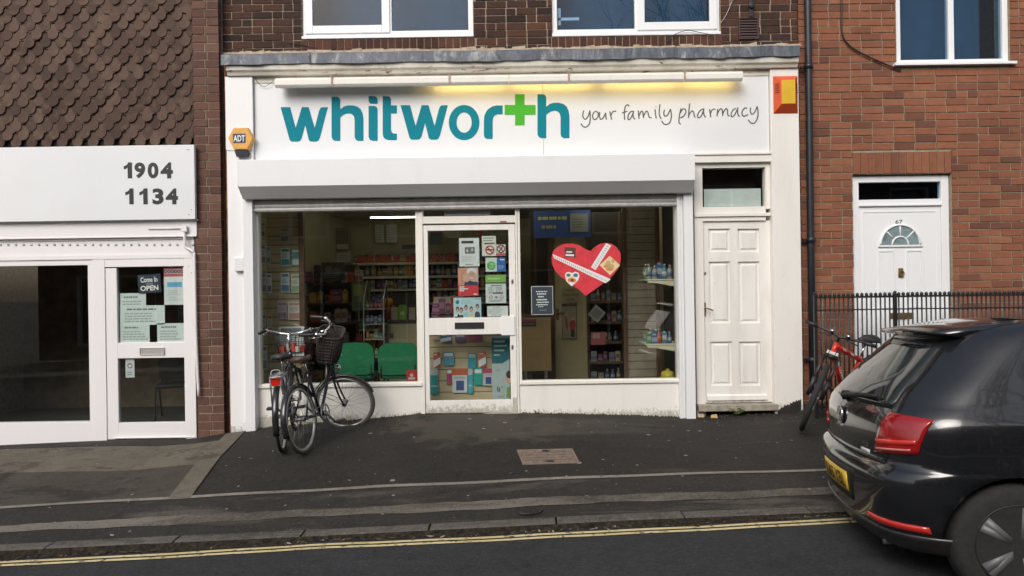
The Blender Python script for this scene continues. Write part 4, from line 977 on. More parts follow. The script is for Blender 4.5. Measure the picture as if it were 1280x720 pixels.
# pharmacy door, upper glass
sheet('notice','white notice with black header bar and grey picture, top left of the door glass','notice',(574,297.5,599,333),YP,WHT,[(.12,.10,.72,.19,DRK),(.28,.32,.78,.55,(.16,.16,.17)),('disc',.4,.45,.06,.06,(.5,.5,.5)),('disc',.65,.42,.07,.06,(.45,.45,.45)),('lines',.12,.88,.62,.84,4,(.5,.52,.52)),('lines',.3,.7,.9,.97,1,GRY)])
sheet('sign_sticker','pale sign with large red no smoking circle on the pharmacy door','notice',(602.5,295,620,320),YP,(.72,.74,.66),[('lines',.1,.9,.05,.30,2,GRY),(.15,.34,.9,.41,(.12,.12,.13)),('ring',.55,.70,.29,.045,RED),('poly',[(.33,.57),(.40,.53),(.78,.84),(.71,.88)],RED),(.3,.66,.8,.72,DRK)])
sheet('sign_sticker','small square red and white no entry sticker at the right edge of the door glass','notice',(620.5,305.5,632,320),YP,(.72,.70,.68),[('ring',.5,.38,.40,.07,(.35,.10,.10)),('poly',[(.25,.2),(.33,.14),(.75,.58),(.68,.64)],DRK),('poly',[(.75,.2),(.67,.14),(.25,.58),(.32,.64)],DRK),(.0,.76,1,1,(.55,.12,.10))])
sheet('sticker','green swirl and blue panel sticker on the right of the door glass','sticker',(607,322,632,339.5),YP,(.66,.72,.68),[(.56,0,1,1,BLU),('ring',.28,.55,.17,.05,(.12,.45,.12)),('ring',.30,.42,.10,.04,(.18,.55,.18)),('disc',.27,.62,.08,.1,(.25,.6,.25)),(.72,.10,.95,.2,WHT),('lines',.62,.95,.55,.85,4,(.3,.5,.75))])
sheet('poster','red and white charity poster with a white haired face on the door glass','poster',(572.5,334.5,598,370),YP,(.60,.46,.42),[(0,.62,1,1,RED),(.0,.0,.42,.62,(.62,.30,.22)),('disc',.68,.14,.24,.12,(.75,.73,.70)),('disc',.68,.29,.19,.17,SKN),('disc',.66,.37,.09,.02,(.75,.7,.68)),('disc',.62,.24,.03,.015,DRK),('disc',.75,.24,.03,.015,DRK),('poly',[(.3,.62),(.35,.48),(.6,.46),(.75,.50),(.95,.5),(1,.62)],(.04,.05,.12)),('disc',.42,.36,.17,.15,(.66,.42,.32)),(.06,.66,.3,.70,WHT),(.06,.72,.48,.77,WHT),(.06,.79,.3,.83,WHT),(.75,.92,.95,.96,WHT)])
sheet('timetable','white opening times sheet with a green heading on the right of the door glass','notice',(607,343.5,632.5,379),YP,(.66,.71,.70),[(0,0,1,.27,(.22,.45,.10)),(.1,.10,.7,.16,(.4,.6,.3)),(0,.27,1,.31,DRK),(.25,.36,.8,.40,GRY),('lines',.14,.42,.43,.68,6,GRY),('lines',.5,.85,.43,.68,6,GRY),(.36,.62,.86,.67,(.12,.12,.13)),('ring',.26,.79,.08,.015,(.5,.2,.2)),('disc',.52,.79,.08,.045,(.3,.3,.3)),('ring',.78,.79,.08,.015,(.5,.3,.3)),('lines',.15,.85,.88,.95,2,GRY)])
def folk(p, xs):
    for f, hgt, hair, top in xs: p += [('poly',[(f-.10,1),(f-.09,hgt+.33),(f-.04,hgt+.24),(f+.04,hgt+.24),(f+.09,hgt+.33),(f+.10,1)],top),('disc',f,hgt,.062,.14,hair),('disc',f,hgt+.05,.046,.11,SKN)]
    return p
sheet('team_poster','wide pale blue poster of a row of smiling staff, low on the door glass','poster',(567,372,601.5,397),YP,(.50,.66,.72),folk([('disc',.14,.22,.07,.1,(.03,.2,.26)),('lines',.26,.7,.12,.34,3,(.35,.5,.52)),(.78,.04,.98,.10,(.3,.42,.45))],[(.14,.58,DRK,(.02,.02,.03)),(.28,.62,(.06,.04,.03),(.03,.04,.06)),(.64,.58,(.10,.06,.04),(.60,.55,.22)),(.45,.50,(.06,.04,.03),(.35,.55,.62)),(.86,.46,(.05,.03,.025),(.05,.06,.09))])+[(.04,.82,.14,.93,WHT)])
sheet('notice','small white landscape notice at the bottom right of the upper door glass','notice',(609,382.5,635,395.5),YP,(.70,.74,.71),[('lines',.3,.75,.08,.2,1,GRY),('lines',.08,.92,.28,.75,3,(.42,.46,.45)),('lines',.2,.8,.8,.92,1,GRY)])
sheet('number_plaque','grey plaque hanging in the toplight above the pharmacy door','sign',(555,256,613,269),.045,(.22,.24,.26),[('poly',[(.08,.0),(.2,.0),(.2,.35),(.08,.35)],DRK),(.25,0,.42,.4,(.07,.07,.08)),(.48,0,.6,.4,(.07,.07,.08)),(.66,0,.9,.4,(.07,.07,.08)),(0,.9,1,1,(.4,.42,.44))])
# heart in the right window
hp = [(737.3,317.5)]; HT = [(731,311),(724,306.5),(714,304.3),(705,305),(697,308.5),(691.5,314),(689.3,322),(690.5,331),(694,338.5),(701,346),(712,354),(723,361.5),(731.8,369.8),(745,361),(757,352),(766,344.5),(772.5,336),(776,326),(775.5,316),(771,309),(764.5,304.8),(757,303.6),(750,304.8),(743,309),(738,314)]
xs_ = [W(*p, .045) for p in HT]; b = MB(); b.prism(xs_, .043, .046, 0)
def hq(pts, y, m): b.quad([(W(*p,.045)[0], y, W(*p,.045)[1]) for p in pts], m)
hq([(690.5,317.5),(692.5,322.8),(757,354),(763.5,349)], .0425, 1); hq([(757.5,304),(764,307),(744.5,337.5),(738.5,334)], .0425, 1)
for i in range(26):
    f = (i+.5)/26; x = 692.5+f*66; y = 320+f*31; hq([(x,y-.8),(x+.9,y-.3),(x+.7,y+2.1),(x-.2,y+1.6)], .0423, 2)
for i in range(11):
    f = (i+.5)/11; x = 760-f*18; y = 306.5+f*28.5; hq([(x-1,y-.5),(x+1.3,y+.5),(x+1,y+1.4),(x-1.3,y+.4)], .0423, 2)
hq([(705.5,309),(719.5,309.5),(719.5,321.5),(706,322)], .0425, 3); hq([(708,314),(715,314.3),(715,316),(708,315.6)], .0423, 1); hq([(707,317.5),(717.5,318),(717.5,320.3),(707,320)], .0423, 1)
hq([(762,319.8),(775,331.5),(762.5,344),(749.5,331.5)], .0425, 4)
for cx, cy, rx, ry, m in ((760,330,3.5,4.5,5),(764,333,4,3,5),(762,336.5,5,2.2,6),(757,333,2.5,2,6),(766,326,2,3,5)): b.quad([(W(cx+rx*math.cos(2*PI*j/12),cy+ry*math.sin(2*PI*j/12),.045)[0],.0424-.0001*m-.00005*cx/800,W(cx+rx*math.cos(2*PI*j/12),cy+ry*math.sin(2*PI*j/12),.045)[1]) for j in range(12)], m)
hq([(706,344),(708,340.3),(712,340),(715,341.5),(719,339.5),(723,341),(724.3,345),(722.5,350.5),(714.5,358),(708,351.5)], .0425, 1)
for cx, cy, r_, m in ((710.5,344,2.7,7),(719.5,344,3,8),(713,350,3.6,9),(717,350.5,3.2,9),(715.5,346.5,2,4)): b.quad([(W(cx+r_*math.cos(2*PI*j/10),cy+r_*.8*math.sin(2*PI*j/10),.045)[0],.0423-.0001*m-.0000002*cx*j*0-.0003,W(cx+r_*math.cos(2*PI*j/10),cy+r_*.8*math.sin(2*PI*j/10),.045)[1]) for j in range(10)], m)
o = b.build('paper_heart', [mat('red_crepe_paper', (.62,.035,.05), .7, var=.22, vs=9), cm((.74,.72,.70)), cm((.30,.30,.32)), cm((.10,.035,.03)), cm((.72,.58,.33)), cm((.52,.36,.16)), cm((.55,.24,.08)), cm((.06,.18,.10)), cm((.05,.16,.28)), cm((.70,.20,.04))], None, recalc=False)
tag(o, 'big red paper heart with white tape measures and small pictures in the right shop window', 'decoration'); recenter(o)
sheet('framed_quote','dark slate coloured poster with white handwriting in a white frame, left in the right window','poster',(665,358.5,690.5,392.5),.05,(.035,.05,.065),[('lines',.2,.75,.14,.22,1,WHT),('lines',.25,.85,.22,.32,1,WHT),('lines',.3,.7,.32,.42,1,WHT),('lines',.22,.82,.43,.53,1,WHT),('lines',.25,.85,.53,.62,1,WHT),('lines',.2,.8,.62,.71,1,WHT),('lines',.3,.65,.71,.76,1,WHT),('lines',.35,.75,.84,.88,1,(.4,.42,.43))],fr=(.62,.64,.66))
# left shop door
YL = .032
sheet('open_sign','dark blue hanging sign reading Come In we are OPEN in the left shop door','sign',(172.5,343,201,366),YL-.004,(.022,.035,.06),[('text','Come In',.12,.14,.86,.42,WHT),("text","WE'RE",.34,.47,.66,.56,(.35,.37,.38)),('text','OPEN',.10,.60,.88,.88,(.82,.82,.78))],tilt=-.05)
sheet('poster','white leaflet with patterned red top edge and blue band in the left shop door','poster',(205,334.5,230.5,381),YL,WHT,[(0,0,1,.24,(.50,.10,.11)),(.03,.04,.97,.17,(.60,.42,.42))]+[('ring',.1+.16*k,.105,.06,.02,DRK) for k in range(6)]+[(.16,.39,.88,.52,(.16,.42,.66)),('lines',.2,.8,.60,.75,3,(.5,.56,.56)),('lines',.25,.75,.78,.9,3,(.5,.56,.56))])
NOT = [((150,366.5,182.5,391.5),'white notice with a few lines under the open sign, left edge of the door'),((150,381.8,206,406),'wide pale notice with small print across the middle of the left shop door'),((150,405,187,428),'white notice with underlined writing at the bottom left of the upper door glass'),((196.5,404,231,428),'white notice with centred lines at the bottom right of the left shop door glass')]
for i, (r_, lab) in enumerate(NOT): sheet('notice', lab, 'notice', r_, YL+.003-.003*(i % 2)+(.004 if i == 0 else 0), (.68,.76,.73), [('lines',.15,.85,.12,.3,1,(.2,.22,.22)),('lines',.1,.95,.36,.9,4,(.38,.43,.42))])
b_ = sheet('sticker','small white sticker at the left of the lower glass in the left shop door','sticker',(157,449,168,472),YL,(.62,.68,.70),[('ring',.5,.35,.25,.05,(.5,.1,.1)),('lines',.2,.8,.65,.9,2,GRY)])
# dim furniture inside the left shop
def simple_chair(name, label, cat, loc, rz, bm_, lm, bh=.85, group=None):
    t_ = thing(name, label, cat, loc, group, local=True); t_.rotation_euler = (0,0,rz)
    b = MB(); b.box(-.22,.22,-.22,.22,.42,.47); b.build('seat', bm_, t_, bevel=.03)
    b = MB(); n = 10
    for s_ in (0, 1):
        pass
    pr = [(-.23,.50),(-.24,.70),(-.22,.80),(-.16,.845),(0,.855),(.16,.845),(.22,.80),(.24,.70),(.23,.50),(.15,.475),(-.15,.475)]
    b.prism(pr, .20, .245); b.build('backrest', bm_, t_, bevel=.012)
    for s_ in (-1,1):
        b = MB(); b.tube(smooth([(s_*.21,-.24,0),(s_*.205,-.2,.40),(s_*.205,.0,.43),(s_*.205,.22,.45),(s_*.20,.235,.6)],4), .012, 8); b.build('side_frame', lm, t_)
        b = MB(); b.tube([(s_*.205,.0,.43),(s_*.21,.25,0)], .012, 8); b.build('leg', lm, t_)
    return t_
simple_chair('chair','dark wooden chair standing in the gloom behind the left shop door','chair',(W(185,500,.9)[0],1.6,-.29),.3,mat('dark_seat',(.03,.025,.022),.7),M['black'])
# ================================================================== pharmacy interior
slatm = NT('slat_wall_board'); slatm.set(.55); n = slatm.noise(4, 4, .6, slatm.coord((.4,1,6))); slatm.base(slatm.mix(slatm.ramp(n,.3,.7),(.44,.36,.22),(.58,.48,.31))); slatm = slatm.mat
greyslat = mat('dull_slat_board', (.33,.28,.21), .6, var=.15)
brownw = mat('brown_wood', (.13,.07,.04), .6, var=.3, vs=10); creamd = mat('cream_laminate', (.36,.31,.19), .5, var=.08); shelfm = mat('cream_shelf_metal', (.62,.58,.42), .5); darkw = mat('dark_back_panel', (.05,.042,.035), .8)
def slat_panel(label, x0, x1, z0, z1, Y, m, pitch=.105, side=None):
    b = MB(); z = z0
    while z < z1:
        zt_ = min(z+pitch-.008, z1)
        if side is None: b.box(x0, x1, Y, Y+.02, z, zt_)
        else: b.box(side, side+.02, x0, x1, z, zt_)
        z += pitch
    if side is None: b.box(x0, x1, Y+.008, Y+.03, z0, z1, 1)
    else: b.box(side-.012, side+.008, x0, x1, z0, z1, 1)
    o = b.build('slat_panel', [m, darkw]); tag(o, label, 'display panel'); recenter(o); return o
q = rect(337,255,378,480,.62); slat_panel('tan grooved display panel holding leaflets at the left end of the left window', q[0]-.02, q[1], 0, 2.6, .62, slatm)
slat_panel('grooved panel along the side wall at the left edge of the left window', .14, .62, 0, 2.6, 0, slatm, side=IX0-.055)
q = rect(374.5,255,381,480,.58); b = MB(); b.box(q[0],q[1],.56,.62,0,2.68); b.box(q[0]-.02,q[1]+.02,.55,.63,0,.1); o = b.build('post', brownw, None, bevel=.004); tag(o,'thin brown post at the right edge of the leaflet panel','post'); recenter(o)
LFB = 1.35
LF = [((351,310,362.5,332.5),.60,(.45,.47,.46),TEA),((364.5,311,375,332),.60,(.12,.32,.30),WHT),((351,341,362,365.5),.60,(.52,.56,.58),(.12,.30,.46)),((364,343,375,366),.60,(.55,.60,.52),(.35,.45,.30)),((347,377,358.5,399),.60,(.46,.36,.38),(.30,.24,.24)),((360,377,376.5,400),.60,(.60,.55,.52),(.62,.36,.28)),((350,285,361,302),.60,(.34,.33,.30),(.24,.2,.22)),((326,306,332,330),.35,(.52,.55,.54),GRY),((333,308,338,330),.40,(.40,.44,.42),GRY),((327,341,332.5,366),.35,(.50,.50,.54),(.3,.3,.4)),((334,342,339.5,366),.40,(.56,.58,.60),GRY),((326,278,331,296),.35,(.45,.46,.46),GRY),((326.5,392,332,420),.35,(.40,.46,.46),TEA),((334,393,340,420),.42,(.45,.40,.34),(.5,.2,.1)),((327,432,334,462),.38,(.50,.50,.50),GRY),((348,408,380,445),.52,(.52,.54,.54),GRY)]
LAB = ['grey leaflet with teal foot on the tan panel, upper left of four','teal topped leaflet with white box on the tan panel, upper right of four','white and blue leaflet on the tan panel above the bicycle handlebar','pale green leaflet on the tan panel beside the brown post','pinkish grey booklet on the lowest panel row','booklet with an orange pink picture beside the brown post, lowest row','dim grey card high on the tan panel','narrow white booklet on the side wall, second row from top','narrow grey booklet beside the white one on the side wall, second row','lilac grey booklet on the side wall level with the blue leaflet','pale booklet on the side wall beside the lilac one','narrow grey booklet highest on the side wall','teal edged booklet low on the side wall behind the handlebar grip','brown edged booklet low on the side wall','long grey booklet lowest on the side wall','large pale newspaper sheet behind the bicycles']
for (r_, y, c, c2), lab in zip(LF, LAB):
    c = tuple(min(.8, q_*LFB) for q_ in c); sheet('leaflet', lab, 'leaflet', r_, y, c, [(.1,.06,.9,.2,c2),(.08,.62,.92,.94,c2),('lines',.15,.85,.28,.55,4,GRY)], group='leaflets on the tan panels')
# shelving: products are copied from a few prototypes
PCOL = [(.30,.05,.04),(.05,.10,.22),(.35,.30,.24),(.08,.20,.12),(.35,.18,.05),(.20,.17,.14),(.28,.26,.25),(.12,.06,.10),(.40,.36,.25),(.06,.18,.22)]
LABC = [(.42,.10,.05),(.30,.32,.36),(.22,.12,.07),(.30,.36,.20),(.45,.30,.06),(.36,.28,.18),(.12,.16,.24),(.32,.12,.20),(.20,.10,.06),(.40,.38,.34)]
PROT = {}
def product(kind, ci):
    if (kind, ci) in PROT: return PROT[(kind, ci)]
    col = PCOL[ci]; b = MB()
    if kind == 'carton':
        b.box(-.035,.035,-.02,.02,0,.11,0); b.box(-.0352,.0352,-.0205,-.0201,.02,.06,1); b.box(-.025,.015,-.0205,-.0201,.08,.095,1); b.box(-.035,.035,-.004,.004,.11,.113,1); w_ = [cm(col), cm(LABC[ci])]
    elif kind == 'bottle':
        b.lathe([(.0,0),(.026,0),(.028,.008),(.028,.085),(.02,.10),(.011,.108),(.011,.118)], n=12, m=0); b.lathe([(.0285,.025),(.0285,.07)], n=12, m=1); b.lathe([(.013,.116),(.013,.138),(.0,.14)], n=12, m=2); w_ = [cm(col,.3), cm(LABC[ci]), cm((.30,.28,.25))]
    else:
        b.prism([(-.03,.0),(.03,.0),(.026,.02),(.03,.12),(-.03,.12),(-.026,.02)], -.012, .012, 0); b.box(-.012,.012,-.002,.002,.12,.135,1); b.box(-.022,.022,-.0135,-.0122,.04,.09,1); w_ = [cm(col,.35), cm(LABC[ci])]
    me = b.build('proto', w_); d = me.data; bpy.data.objects.remove(me); PROT[(kind, ci)] = d; return d
def put_product(x, y, z, label, group, kinds=('carton','bottle','pouch'), cols=range(10), sc=1.0):
    kd = R.choice(kinds); ci = R.choice(list(cols)); d = product(kd, ci)
    o = bpy.data.objects.new({'carton':'carton','bottle':'bottle','pouch':'pouch'}[kd], d); C.objects.link(o)
    o.location = (x, y, z); s_ = R.uniform(.85,1.2)*sc; o.scale = (s_, s_, s_*R.uniform(.9,1.15)); o.rotation_euler = (0,0,R.uniform(-.15,.15))
    tag(o, label, 'product', group); return o
def shelving(label, x0, x1, Y, zs, plabel, group, depth=.32, back=darkw, kinds=('carton','bottle','pouch'), cols=range(10), zb=None, step=.095, shelfmat=None, only=None, sc=1.0, top=None):
    t_ = thing('shelving_unit', label, 'shelves', ((x0+x1)/2, Y+depth, 0)); top = top or zs[-1]+.35
    b = MB(); b.box(x0, x1, Y+depth, Y+depth+.03, 0, top); b.build('back_panel', back, t_)
    for xx in (x0, x1-.03): b = MB(); b.box(xx, xx+.03, Y+depth-.05, Y+depth-.001, 0, top); b.build('upright', shelfm if shelfmat is None else shelfmat, t_)
    for z in zs:
        b = MB(); b.box(x0+.002, x1-.002, Y, Y+depth-.052, z-.03, z); b.box(x0+.002, x1-.002, Y-.006, Y-.001, z-.032, z+.006); b.build('shelf', shelfmat or shelfm, t_, bevel=.003)
        x = x0+.06
        while x < x1-.05:
            if only is None or R.random() < only: put_product(x, Y+.05+R.uniform(0,.03), z+.001, plabel, group, kinds, cols, sc)
            x += step*R.uniform(.85,1.25)
    return t_
YB = 4.0
def iz(py, Y, px=500): return W(px, py, Y)[1]
bx = [W(441,340,YB)[0], W(652,340,YB)[0]]
shelving('long wall shelving with cream edged shelves across the back of the shop', bx[0], bx[1], YB, [.35,.70,iz(379,YB),iz(361.5,YB),iz(345.5,YB),iz(328.5,YB)], 'small package standing on the cream edged back shelves', 'products on the back shelves', step=.085, sc=1.2, top=iz(317,YB))
mb_ = [W(381.5,380,2.3)[0], W(441,380,2.3)[0]]
shelving('dark shelving bay of pouches behind the brown post', mb_[0], mb_[1], 2.3, [.1,.42,iz(428,2.3,410),iz(403,2.3,410),iz(379,2.3,410),iz(354,2.3,410)], 'pouch or bottle on the dark bay behind the brown post', 'products on the dark bay', shelfmat=brownw, step=.07, cols=(2,4,5,7,8,6), top=iz(330,2.3,410))
rb_ = [W(737,400,2.1)[0], W(781,400,2.1)[0]]
shelving('narrow brown shelf unit of books and boxes right of the cream inner door', rb_[0], rb_[1], 2.1, [.05,iz(452,2.1,760),iz(427,2.1,760),iz(402,2.1,760),iz(376,2.1,760)], 'small box on the narrow brown unit right of the inner door', 'products on the narrow unit', shelfmat=brownw, step=.075, cols=(2,5,6,1,7,8), top=iz(262,2.1,760))
sheet('hung_packet','square white packet hung on its corner in the narrow brown unit','packet',(738,384,754,400),2.02,(.36,.36,.33),[(.15,.15,.85,.85,(.22,.22,.20))],tilt=.7)
sheet('cushion_pack','red and pink packet standing in the narrow brown unit','packet',(739,415,757,431),2.05,(.42,.13,.13),[(.1,.1,.6,.5,(.50,.30,.28))])
for k in range(26):                                              # a row of red cartons along the top of the back shelves
    put_product(bx[0]+.1+k*.062, YB+.05, iz(328.5,YB)+.001+(.0 if k % 3 else .02), 'red carton in the row along the top back shelf', 'red cartons on the top shelf', ('carton',), (0,), .95)
for k in range(34):                                              # stock pinned on the dark bay and the side of the back shelving
    put_product(mb_[0]+.06+(k % 9)*.088+R.uniform(-.02,.02), 2.22+R.uniform(-.02,.02), R.choice([.42,iz(428,2.3,410),iz(403,2.3,410),iz(379,2.3,410),iz(354,2.3,410)])+.002, 'pouch or bottle on the dark bay behind the brown post', 'products on the dark bay', ('pouch','carton'), (2,4,5,7,8,0), 1.3)
# pictures and papers on the back wall
sheet('picture','framed brown picture high on the back wall of the left window','picture',(417,286,438,312),3.9,(.22,.18,.11),[(.1,.08,.9,.7,(.16,.13,.09)),(.2,.75,.85,.98,(.40,.40,.38))],fr=(.09,.06,.04))
sheet('paper','white sheet pinned under the framed picture on the back wall','paper',(421,316,438,328),3.9,(.40,.41,.40),[('lines',.1,.9,.2,.8,3,GRY)])
sheet('paper','pale wall sheet at the left of two on the yellow back wall','paper',(469,280.5,480,303.5),4.6,(.50,.49,.40),[('lines',.1,.9,.1,.9,6,(.36,.35,.28))])
sheet('paper','pale wall sheet at the right of two on the yellow back wall','paper',(483,280.5,496,303.5),4.6,(.53,.52,.43),[('lines',.1,.9,.1,.9,6,(.38,.37,.3))])
sheet('hanging_sign','narrow dark blue sign hung over the back shelves beside the pharmacy door','sign',(502,306,521,311),3.6,(.02,.04,.08))
sheet('hanging_sign','dark wall sign high at the left behind the door glass','sign',(537,290,553,306),4.0,(.05,.06,.07))
sheet('wall_sign','pale yellow wall sign at the back behind the door glass','sign',(556,290,576,297.5),4.2,(.45,.45,.30),[('lines',.1,.9,.2,.8,2,(.3,.3,.2))])
q = rect(401,322,420,352,2.2); b = MB(); b.box(q[0],q[1],2.2,2.26,q[2],q[3],0); b.prism([(q[0]+.02,q[2]+.02),((q[0]+q[1])/2,q[3]-.05),(q[1]-.02,q[2]+.02)],2.195,2.199,1); o = b.build('gift_bag',[cm((.34,.28,.16)),cm((.18,.08,.06))]); tag(o,'tan gift bag on top of the dark bay behind the brown post','bag'); recenter(o)
sheet('hanging_poster','green and yellow picture poster hanging before the back shelves','poster',(440,352,463,388),2.0,(.12,.15,.07),[(.1,.1,.6,.5,(.28,.28,.08)),('disc',.65,.65,.25,.2,(.20,.24,.12)),(.2,.7,.5,.9,(.07,.12,.06))],fr=(.05,.05,.04))
sheet('hanging_poster','dark patterned card stand on the dark bay','poster',(402,328,431,350),2.15,(.06,.06,.055),[('disc',.3,.4,.15,.2,(.16,.17,.16)),('disc',.65,.5,.2,.2,(.12,.13,.14)),('lines',.1,.9,.6,.9,3,(.2,.2,.19))])
# lit ceiling tubes
lit = NT('lit_tube'); lit.b.inputs['Emission Color'].default_value = (1,.93,.72,1); lit.b.inputs['Emission Strength'].default_value = 9; lit.base((.8,.8,.75)); lit = lit.mat
def ctube(x0, x1, y, label, z=IZ-.02):
    t_ = thing('ceiling_light', label, 'ceiling light', ((x0+x1)/2, y, z), 'ceiling tube lights'); b = MB(); b.box(x0-.02,x1+.02,y-.05,y+.05,z-.04,z+.019); b.build('housing', cm((.30,.29,.24)), t_, bevel=.004); b = MB(); b.tube([(x0,y,z-.052),(x1,y,z-.052)], .010, 8); b.build('lamp_tube', lit, t_)
ctube(-2.1,-1.2,1.6,'lit ceiling tube nearest the glass in the left window'); ctube(W(463,271,3.5)[0],W(520,271,3.5)[0],3.5,'lit ceiling tube farthest back in the left window'); ctube(W(359,271,3.5)[0],W(371,271,3.5)[0],3.5,'short lit ceiling tube end behind the leaflet panel'); ctube(1.0,1.75,1.7,'lit ceiling tube nearest the glass in the right window'); ctube(-.5,.5,1.8,'lit ceiling tube behind the pharmacy door'); ctube(.9,1.7,2.0,'lit ceiling tube at the back of the right window')
ctube(-2.3,-1.0,.42,'added lit tube, out of view, along the ceiling just inside the left window'); ctube(.3,1.6,.42,'added lit tube, out of view, along the ceiling just inside the right window'); ctube(-.9,.1,.75,'added lit tube, out of view, just inside the pharmacy door'); ctube(-2.2,-.8,2.0,'added lit tube, out of view, over the middle of the shop'); ctube(.5,1.6,2.4,'added lit tube, out of view, over the cream inner door')  # tubes added out of view to brighten the panels and stock
# green chairs
greenf = mat('green_chair_fabric', (.002,.15,.058), .75, var=.12, vs=20, bump=.2)
for pxc, lab in ((443,'green upholstered chair nearer the bicycles, behind the left window'),(498,'green upholstered chair nearer the pharmacy door, behind the left window')):
    Yc = .95; X = W(pxc,450,Yc-.22)[0]
    simple_chair('waiting_chair', lab, 'chair', (X, Yc, iz(427,Yc-.22,pxc)-.865), PI, greenf, M['black'], group='green waiting chairs')
# counter with stock, display stand and cartons
q = rect(474,403,524,470,2.0)
ct = thing('shop_counter', 'cream fronted sales counter with dark top behind the green chairs', 'counter', ((q[0]+q[1])/2, 2.0, 0))
b = MB(); b.box(q[0],q[1],2.0,2.6,.1,q[3]); b.box(q[0]+.05,q[1]-.05,2.05,2.55,0,.1,1); b.build('front_panel',[creamd, darkw],ct,bevel=.004)
b = MB(); b.box(q[0]-.04,q[1]+.04,1.96,2.62,q[3]+.001,q[3]+.035); b.build('counter_top',darkw,ct,bevel=.004)
b = MB(); b.box(q[0],q[1],2.3,2.33,q[3]+.036,iz(366,2.3)); b.build('screen',darkw,ct)
sheet('label_card','two dark square labels on the cream counter front','label',(478,416,493,424),1.99,(.36,.31,.20),[(.05,.1,.42,.9,(.12,.10,.08)),(.55,.1,.92,.9,(.12,.10,.08))])
zc_ = q[3]+.036
# orange harvest figure, green bag, small cards on the counter
X = W(484.5,360,2.1)[0]; b = MB(); b.lathe([(.0,.0),(.055,0),(.045,.16),(.03,.18)],(X,2.12,zc_),n=12,m=0); b.lathe([(.0,.17),(.06,.19),(.075,.24),(.06,.29),(.0,.305)],(X,2.12,zc_),n=14,m=1); b.lathe([(.012,.30),(.008,.33)],(X,2.12,zc_),n=6,m=2)
for s_ in (-1,1): b.tube([(X+s_*.04,2.12,zc_+.15),(X+s_*.10,2.11,zc_+.19)],.018,6,0)
o = b.build('pumpkin_doll',[cm((.36,.09,.04)),cm((.45,.20,.03)),cm((.06,.12,.03))]); tag(o,'orange pumpkin headed doll standing on the counter','ornament'); recenter(o)
X = W(503,380,2.1)[0]; b = MB(); b.prism([(X-.055,zc_),(X+.055,zc_),(X+.065,zc_+.15),(X+.05,zc_+.20),(X-.05,zc_+.20),(X-.065,zc_+.15)],2.08,2.16,0); b.box(X-.03,X+.03,2.077,2.079,zc_+.06,zc_+.11,1); o = b.build('green_bag',[cm((.16,.30,.03)),cm((.40,.45,.25))],None,bevel=.01); tag(o,'bright green bag standing on the counter right of the pumpkin doll','bag'); recenter(o)
X = W(494,384,2.06)[0]; 
for k, (px, lab) in enumerate(((493,'small brown card leaning between the doll and the green bag'),(515,'brown card at the door end of the counter'))): sheet('price_card', lab, 'card', (px-4,384,px+4,402), 2.02, (.30,.24,.15), [('lines',.1,.9,.1,.8,3,GRY)])
q = rect(455,374,480,470,1.7)
ds = thing('display_stand', 'grey wire display stand with sloping top left of the cream counter', 'display stand', ((q[0]+q[1])/2, 1.7, 0))
for xx in (q[0],q[1]): b = MB(); b.tube([(xx,1.7,0),(xx,1.7,q[3])],.01,6); b.tube([(xx,1.95,0),(xx,1.95,q[3]+.25),(xx,1.7,q[3])],.01,6); b.build('side_frame',M['steel'],ds)
for py in (386,405,424,446):
    z = iz(py,1.7,467); b = MB(); b.box(q[0],q[1],1.7,1.95,z-.012,z); b.build('shelf',creamd,ds)
    for k in range(4): put_product(q[0]+.04+k*.055, 1.76, z+.001, 'little packet on the wire display stand', 'packets on the display stand', sc=.75)
b = MB(); X0_, X1_, Z0_, Z1_ = rect(508,463.5,521,476.5,.5); b.box(X0_,X1_,.5,.6,Z0_,Z1_,0); b.box(X0_+.02,X1_-.02,.498,.4995,Z0_+.02,Z0_+.045,1); b.prism([((X0_+X1_)/2+.022*math.cos(PI*j/5*2), (Z0_+Z1_)/2+.01+.022*math.sin(PI*j/5*2)) for j in range(5)],.497,.4995,1); o = b.build('red_box',[cm((.50,.03,.03)),cm((.60,.5,.48))],None,bevel=.003); tag(o,'small red box with white mark on the window sill beside the pharmacy door','box'); recenter(o)
# box display behind the door glass
q = rect(539,362,577,398,.9); z_ = q[2]
for row_ in range(2):
    for k in range(5): 
        o = put_product(q[0]+.05+k*.075, .95, .88+row_*.17, 'dark red wrapped pack stacked behind the pharmacy door glass','red packs behind the door', ('carton','pouch'), (0,7), 1.25)
b = MB(); b.box(q[0],q[1],.9,1.2,.84,.875); b.box(q[0],q[1],.9,1.2,1.045,1.048); b.box(q[0]+.02,q[1]-.02,.95,1.15,.0,.84); b.box(q[0],q[1],1.17,1.2,.875,1.25); o = b.build('pack_rack',[greyslat]); tag(o,'grey rack of red packs behind the pharmacy door glass','display rack'); recenter(o)
X, Z = W(600,289,.8); b = MB(); b.prism([(X-.04,Z+.02),(X-.02,Z+.045),(X,Z+.03),(X+.02,Z+.045),(X+.04,Z+.02),(X+.03,Z-.03),(X+.012,Z-.02),(X+.008,Z-.08),(X-.008,Z-.08),(X-.012,Z-.02),(X-.03,Z-.03)],.80,.82); b.box(X-.002,X+.002,.808,.812,Z+.03,IZ); o = b.build('red_bow',cm((.45,.05,.03))); tag(o,'red paper bow hanging high behind the pharmacy door glass','decoration'); recenter(o)
